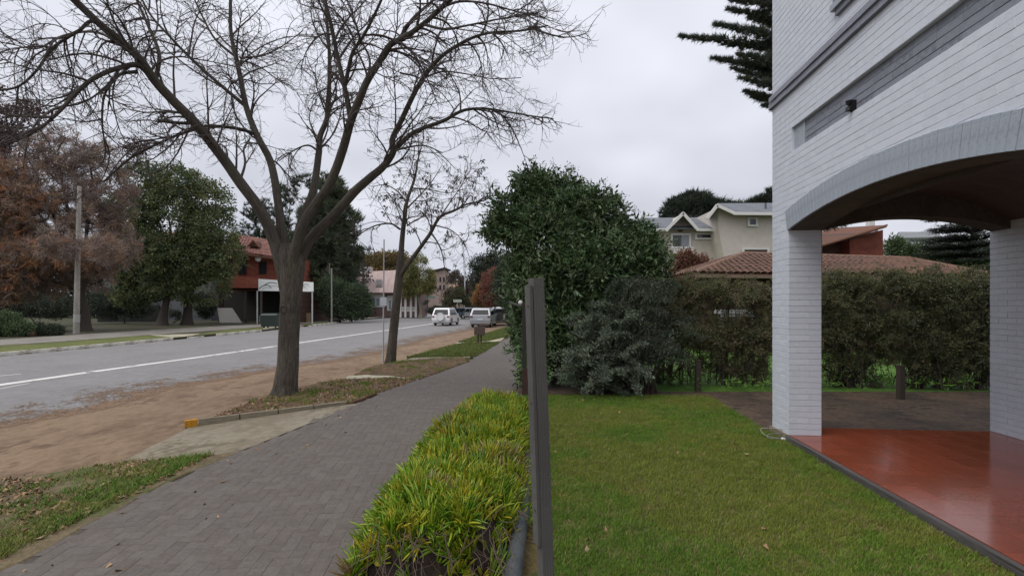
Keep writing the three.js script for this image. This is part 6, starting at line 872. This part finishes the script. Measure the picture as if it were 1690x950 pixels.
{ // pink roofed house with a white porch
  const h = thing('pink_roofed_house', 'house with a large pink tiled roof and a white framed window', 'house'), z = 76, q = (x, y, d = 0) => P(x, y, z + d), pk = surface({ seed: 177, N: 256, metres: [2, 2], a: [166, 146, 140], b: [184, 164, 158], fine: 8, bump: 0.01 });
  part('wall', slabOf([q(600, 523), q(692, 523), q(692, 478), q(600, 478)], V(0, 0, -7)), plain(L3(0.17, 0.11, 0.1), 0.85), h);
  part('roof', slabOf([q(600, 484, -0.6), q(660, 484, -0.6), q(656, 447, 4), q(582, 450, 4)], V(0, 0.15, 0)), pk, h); part('roof', slabOf([q(660, 484, -0.6), q(700, 482, -0.6), q(692, 452, 4), q(656, 447, 4)], V(0, 0.15, 0)), pk, h); part('eave', bar(q(604, 484, -0.7), q(700, 483, -0.7), 0.2, 0.2), M.timber, h);
  const sk = part('skylight', slabOf([q(620, 475, 0.35), q(630.5, 475, 0.35), q(630.5, 463.5, 1.7), q(620, 463.5, 1.7)], V(0, 0.3, 0)), plain(L3(0.2, 0.17, 0.16), 0.6), h); part('pane', slabOf([q(621.5, 473.8, 0.45), q(629, 473.8, 0.45), q(629, 465, 1.6), q(621.5, 465, 1.6)], V(0, 0.36, 0)), plain(L3(0.1, 0.09, 0.09), 0.3), sk);
  part('chimney', slabOf([q(596, 452, 3.8), q(612, 452, 3.8), q(612, 440, 3.8), q(596, 441, 3.8)], V(0, 0, -1.2)), plain(L3(0.45, 0.42, 0.4), 0.8), h);
  const wn = (x0, x1, y0, y1, panes) => { const a = q(x0, y1, -0.05), b = q(x1, y0, -0.05), w = part('window', box0(a.x - 0.2, b.x + 0.2, a.y - 0.15, b.y + 0.15, a.z, a.z + 0.05), M.white_trim, h); for (let k = 0; k < panes; k++) part('pane', box0(a.x + (b.x - a.x) * k / panes + 0.06, a.x + (b.x - a.x) * (k + 1) / panes - 0.06, a.y + 0.05, b.y - 0.6, a.z + 0.05, a.z + 0.09), plain(L3(0.25, 0.3, 0.33), 0.1), w); }; wn(614, 633, 486, 505, 3); wn(641, 646, 489, 511, 1);
  const p = thing('white_porch', 'white porch with slender posts attached in front of the pink roofed house', 'porch'), zz = 73, w = (x, y, d = 0) => P(x, y, zz + d);
  for (const x of [661, 669, 678, 686]) { const a = w(x, 482); part('post', box(0.28, a.y, 0.28, a.x, a.y / 2, a.z), M.white_trim, p); } part('beam', bar(w(659, 484), w(688, 484), 0.3, 0.45), M.white_trim, p); part('roof', slabOf([w(658, 482, -0.4), w(689, 482, -0.4), w(686, 474, 3), w(660, 474, 3)], V(0, 0.12, 0)), pk, p);
  part('railing', merge([bar(w(659, 507), w(688, 507), 0.12), bar(w(659, 513), w(688, 513), 0.12), ...Array.from({ length: 14 }, (_, k) => bar(w(660 + k * 2, 513), w(660 + k * 2, 507), 0.09))]), M.white_trim, p); part('upper_railing', merge([bar(w(660, 457, 1), w(689, 459, 1), 0.14), ...Array.from({ length: 10 }, (_, k) => bar(w(661 + k * 3, 464, 1), w(661 + k * 3, 458, 1), 0.24))]), M.white_trim, p); part('wall', slabOf([w(661, 478, 2.2), w(687, 478, 2.2), w(687, 455, 2.2), w(661, 455, 2.2)], V(0, 0, -0.3)), M.cream, p);
}
{ // tan building
  const h = thing('tan_building', 'tan building with a dark flat roof edge at the end of the avenue', 'building'), z = 112, q = (x, y, d = 0) => P(x, y, z + d), tan = plain(L3(0.34, 0.26, 0.2), 0.85);
  part('wall', slabOf([q(706, 518), q(733, 518), q(733, 445), q(706, 451)], V(0, 0, -6)), plain(L3(0.36, 0.27, 0.23), 0.85), h); part('side_wall', slabOf([q(733.1, 518), q(742, 516, 8), q(742, 449, 8), q(733.1, 445)], V(-0.2, 0, -0.2)), tan, h); part('roof', slabOf([q(704, 450.5, -0.6), q(734, 443.5, -0.6), q(744, 447.5, 8), q(720, 449, 10)], V(0, 0.4, 0)), plain(L3(0.04, 0.035, 0.03), 0.8), h);
  for (const [x, y0, y1] of [[731, 457, 465], [731, 470, 478], [725, 457, 465], [725, 470, 478], [716, 458, 465], [716, 471, 478]]) { const a = q(x, y1, -0.05), b = q(x + 3, y0, -0.05); const w = part('window', box0(a.x - 0.1, b.x + 0.1, a.y - 0.1, b.y + 0.1, a.z, a.z + 0.04), plain(L3(0.4, 0.32, 0.26), 0.8), h); part('pane', box0(a.x, b.x, a.y, b.y, a.z + 0.04, a.z + 0.07), M.pane, w); }
  const k = thing('low_tan_house', 'low tan house right of the tan building', 'house'), e = (x, y, d = 0) => P(x, y, 104 + d); part('wall', slabOf([e(740, 518), e(762, 518), e(762, 480), e(740, 480)], V(0, 0, -5)), tan, k); part('roof', slabOf([e(738, 481, -0.6), e(764, 482, -0.6), e(754, 469, 3), e(742, 469, 3)], V(0, 0.2, 0)), plain(L3(0.32, 0.22, 0.15), 0.85), k);
}
{ // raised litter basket
  const o = thing('litter_basket', 'raised dark wooden litter basket on two legs on the grass verge', 'litter basket', G(791.5, 568)), m = plain(L3(0.07, 0.05, 0.04), 0.85), m2 = plain(L3(0.1, 0.07, 0.055), 0.85);
  part('leg', box(0.07, 0.45, 0.07, -0.06, 0.22, 0), m, o); part('leg', box(0.07, 0.45, 0.07, 0.07, 0.22, 0.03), m, o); part('base', box(0.46, 0.03, 0.34, 0, 0.44, 0), m, o);
  for (let k = 0; k < 4; k++) { part('slat', box(0.46, 0.07, 0.02, 0, 0.5 + k * 0.085, 0.17), m2, o); part('slat', box(0.46, 0.07, 0.02, 0, 0.5 + k * 0.085, -0.17), m2, o); part('slat', box(0.02, 0.07, 0.32, -0.23, 0.5 + k * 0.085, 0), m2, o); part('slat', box(0.02, 0.07, 0.32, 0.23, 0.5 + k * 0.085, 0), m2, o); }
}
// ---------------------------------------------------------------- vehicles on the road
function makeCar({ name, label, pos, yaw, L = 4.2, W = 1.75, H = 1.68, belt = 0.98, paint, lower, spare, roofRack, tail = 0.12, nose = 1.05, box4 = false }) {
  const o = thing(name, label, box4 ? 'off-road car' : 'car', pos, yaw), hw = W / 2, zr = L / 2, taper = (x, y) => x * (y > belt ? 1 - 0.17 * (y - belt) / (H - belt) : 1 - 0.05 * Math.max(0, (0.55 - y) / 0.35));
  const warp = (g) => { const p = g.attributes.position; for (let i = 0; i < p.count; i++) p.setX(i, taper(p.getX(i), p.getY(i))); g.computeVertexNormals(); return g; };
  // side outline, z forward is negative
  const prof = box4 ? [[zr, 0.42], [zr, belt], [zr - tail * 0.4, H - 0.06], [zr - 0.3, H], [-0.2, H], [-0.75, belt + 0.04], [-zr + 0.1, belt - 0.06], [-zr, belt - 0.3], [-zr, 0.4]] : [[zr, 0.45], [zr + 0.02, 0.62], [zr - 0.04, belt], [zr - 0.3 - tail, H - 0.05], [zr - 0.55 - tail, H], [-0.1, H - 0.01], [-0.55, H - 0.16], [-nose, belt + 0.02], [-zr + 0.3, belt - 0.12], [-zr, belt - 0.34], [-zr, 0.4]];
  const s = new THREE.Shape(); s.moveTo(...prof[0]); for (const p of prof.slice(1)) s.lineTo(...p);
  const wr = 0.35, wz = [zr - 0.78, -zr + 0.8]; s.lineTo(-zr + 0.05, 0.28); for (const c of [wz[1], wz[0]]) { s.lineTo(c - wr - 0.06, 0.28); s.absarc(c, 0.34, wr + 0.06, Math.PI * 1.03, -0.03 * Math.PI, true); s.lineTo(c + wr + 0.06, 0.28); } s.lineTo(zr - 0.06, 0.28); s.closePath();
  const g = warp(new THREE.ExtrudeGeometry(s, { depth: W - 0.1, bevelEnabled: true, bevelSize: 0.05, bevelThickness: 0.05, bevelSegments: 3, bevelOffset: -0.05, curveSegments: 10 }).translate(0, 0, -(W - 0.1) / 2).rotateY(-Math.PI / 2)); // outline x -> z
  g.computeVertexNormals(); part('body', g, paint, o);
  const glass = new THREE.MeshPhysicalMaterial({ color: L3(0.012, 0.014, 0.016), roughness: 0.05, specularIntensity: 0.5 }), dark = plain(L3(0.015, 0.015, 0.015), 0.7), red = plain(L3(0.2, 0.015, 0.012), 0.3), pale = plain(L3(0.6, 0.6, 0.58), 0.4);
  const panel = (pts, x, side) => { const sh = new THREE.Shape(pts.map((p) => new THREE.Vector2(...p))); return warp(new THREE.ExtrudeGeometry(sh, { depth: 0.012, bevelEnabled: false }).rotateY(-Math.PI / 2).translate(x, 0, 0)); };
  const top = H - 0.14, b0 = belt + 0.03; const zb = (y) => zr - 0.04 - (0.26 + tail) * (y - belt) / (H - 0.05 - belt);
  for (const sd of [-1, 1]) { const x = sd > 0 ? hw + 0.008 : -hw + 0.004; part('side_window', panel([[zb(b0) - 0.22, b0], [zb(top) - 0.16, top], [0.62, top], [0.62, b0]], x), glass, o); part('side_window', panel([[0.55, b0], [0.55, top], [-0.3, top], [-0.62, b0]], x), glass, o); part('door_handle', box(0.02, 0.03, 0.16, sd * (hw + 0.012), belt - 0.1, 0.5), dark, o); part('sill_trim', box(0.02, 0.12, L - 2.2, sd * (hw - 0.012), 0.36, 0), lower, o); const mr = part('mirror', box(0.16, 0.12, 0.1, sd * (hw + 0.09), belt + 0.08, -0.62), paint, o); }
  // rear window follows the tailgate
  const y0 = belt + 0.05, y1 = H - 0.16, m = new MB(); const q = [[-hw * 0.82, y0], [hw * 0.82, y0], [hw * 0.7, y1], [-hw * 0.7, y1]].map(([x, y]) => m.v(x, y, (box4 ? zr - 0.05 * (y - belt) + 0.012 : zb(y) + 0.018))); m.t(q[0], q[1], q[2]); m.t(q[0], q[2], q[3]); part('rear_window', m.geo(), new THREE.MeshPhysicalMaterial({ color: L3(0.012, 0.014, 0.016), roughness: 0.05, specularIntensity: 0.35, side: THREE.DoubleSide }), o);
  part('windscreen', slabOf([V(-hw * 0.78, belt + 0.06, -nose + 0.0), V(hw * 0.78, belt + 0.06, -nose + 0.0), V(hw * 0.68, H - 0.17, -0.58), V(-hw * 0.68, H - 0.17, -0.58)], V(0, 0.02, -0.02)), glass, o);
  for (const sd of [-1, 1]) { part('tail_light', box(box4 ? 0.12 : 0.2, 0.13, 0.04, sd * (hw - (box4 ? 0.12 : 0.16)), belt - 0.12, zr + 0.012), red, o); part('reflector', box(0.2, 0.06, 0.03, sd * (hw - 0.25), 0.5, zr + 0.035), pale, o); part('headlight', box(0.3, 0.14, 0.04, sd * (hw - 0.24), belt - 0.3, -zr - 0.0), pale, o); }
  part('bumper', warp(new THREE.BoxGeometry(W - 0.06, 0.2, 0.12).translate(0, 0.46, zr + 0.0)), lower, o); part('number_plate', box(0.46, 0.13, 0.015, 0, box4 ? 0.5 : 0.72, zr + (box4 ? 0.07 : 0.026)), pale, o); part('underbody', box(W - 0.3, 0.12, L - 0.3, 0, 0.28, 0), dark, o);
  const tyre = new THREE.TorusGeometry(0.25, 0.1, 10, 22).rotateY(Math.PI / 2), rim = new THREE.CylinderGeometry(0.2, 0.2, 0.16, 16).rotateZ(Math.PI / 2); for (const z of wz) for (const sd of [-1, 1]) { const w = part('wheel', tyre, dark, o); w.position.set(sd * (hw - 0.12), 0.35, z); part('rim', rim, plain(L3(0.35, 0.35, 0.36), 0.35, { metalness: 0.6 }), w); }
  if (spare) { const c = part('spare_wheel', new THREE.CylinderGeometry(0.36, 0.36, 0.2, 24).rotateX(Math.PI / 2).translate(0.02, 0.86, zr + 0.11), spare.paint, o, spare.label); part('spare_cover_rim', new THREE.TorusGeometry(0.35, 0.035, 8, 24).translate(0.02, 0.86, zr + 0.2), spare.rim, c); }
  if (roofRack) for (const sd of [-1, 1]) part('roof_rail', box(0.04, 0.05, 1.9, sd * hw * 0.7, H + 0.05, 0.3), roofRack, o);
  return o;
}
{
  const clear = (c, r = 0.3, metal = 0) => new THREE.MeshPhysicalMaterial({ color: c, roughness: r, metalness: metal, clearcoat: 0.7, clearcoatRoughness: 0.1 });
  const white = clear(L3(0.72, 0.72, 0.71)), silver = clear(L3(0.3, 0.31, 0.33), 0.35, 0.4), blue = clear(L3(0.03, 0.05, 0.08)), grey = clear(L3(0.3, 0.31, 0.33), 0.35, 0.4), black = plain(L3(0.03, 0.03, 0.03), 0.6);
  const road = (px, py) => G(px, py, ROAD).setY(ROAD + 0.002);
  makeCar({ name: 'white_suv', label: 'white sport utility car with a covered spare wheel driving away', pos: road(733, 537.5).add(V(0, 0, -1.6)), yaw: -0.14, L: 4.0, W: 1.72, H: 1.68, paint: white, lower: plain(L3(0.5, 0.5, 0.5), 0.5), spare: { paint: white, rim: plain(L3(0.55, 0.55, 0.55), 0.4), label: 'white covered spare wheel on the tailgate' } });
  makeCar({ name: 'silver_suv', label: 'silver grey car parked on the dirt shoulder beside the grass verge', pos: road(797, 540.5).add(V(0, 0, -1.9)), yaw: -0.1, L: 4.5, W: 1.8, H: 1.68, belt: 1.05, paint: silver, lower: plain(L3(0.25, 0.26, 0.27), 0.5), roofRack: black });
  makeCar({ name: 'white_jeep', label: 'boxy white off road car parked ahead of the silver car', pos: road(824, 537.5).add(V(0.1, 0, -2)), yaw: -0.04, L: 3.8, W: 1.6, H: 1.75, belt: 1.02, paint: white, lower: plain(L3(0.1, 0.1, 0.1), 0.6), box4: true, spare: { paint: black, rim: plain(L3(0.05, 0.05, 0.05), 0.7), label: 'black spare wheel on the rear door' } });
  makeCar({ name: 'dark_car', label: 'dark blue car far down the road beyond the white car', pos: road(760, 526).add(V(0, 0, 0)), yaw: 0.9, L: 4.2, W: 1.75, H: 1.62, paint: blue, lower: black });
  makeCar({ name: 'grey_car', label: 'grey car far down the road behind the silver parked car', pos: road(779, 526.5).add(V(0, 0, 0)), yaw: 0.7, L: 4.2, W: 1.75, H: 1.62, paint: grey, lower: black });
}
scene.traverse((o) => { if (o.isMesh) { o.castShadow = true; o.receiveShadow = true; } });
renderer.render(scene, camera);
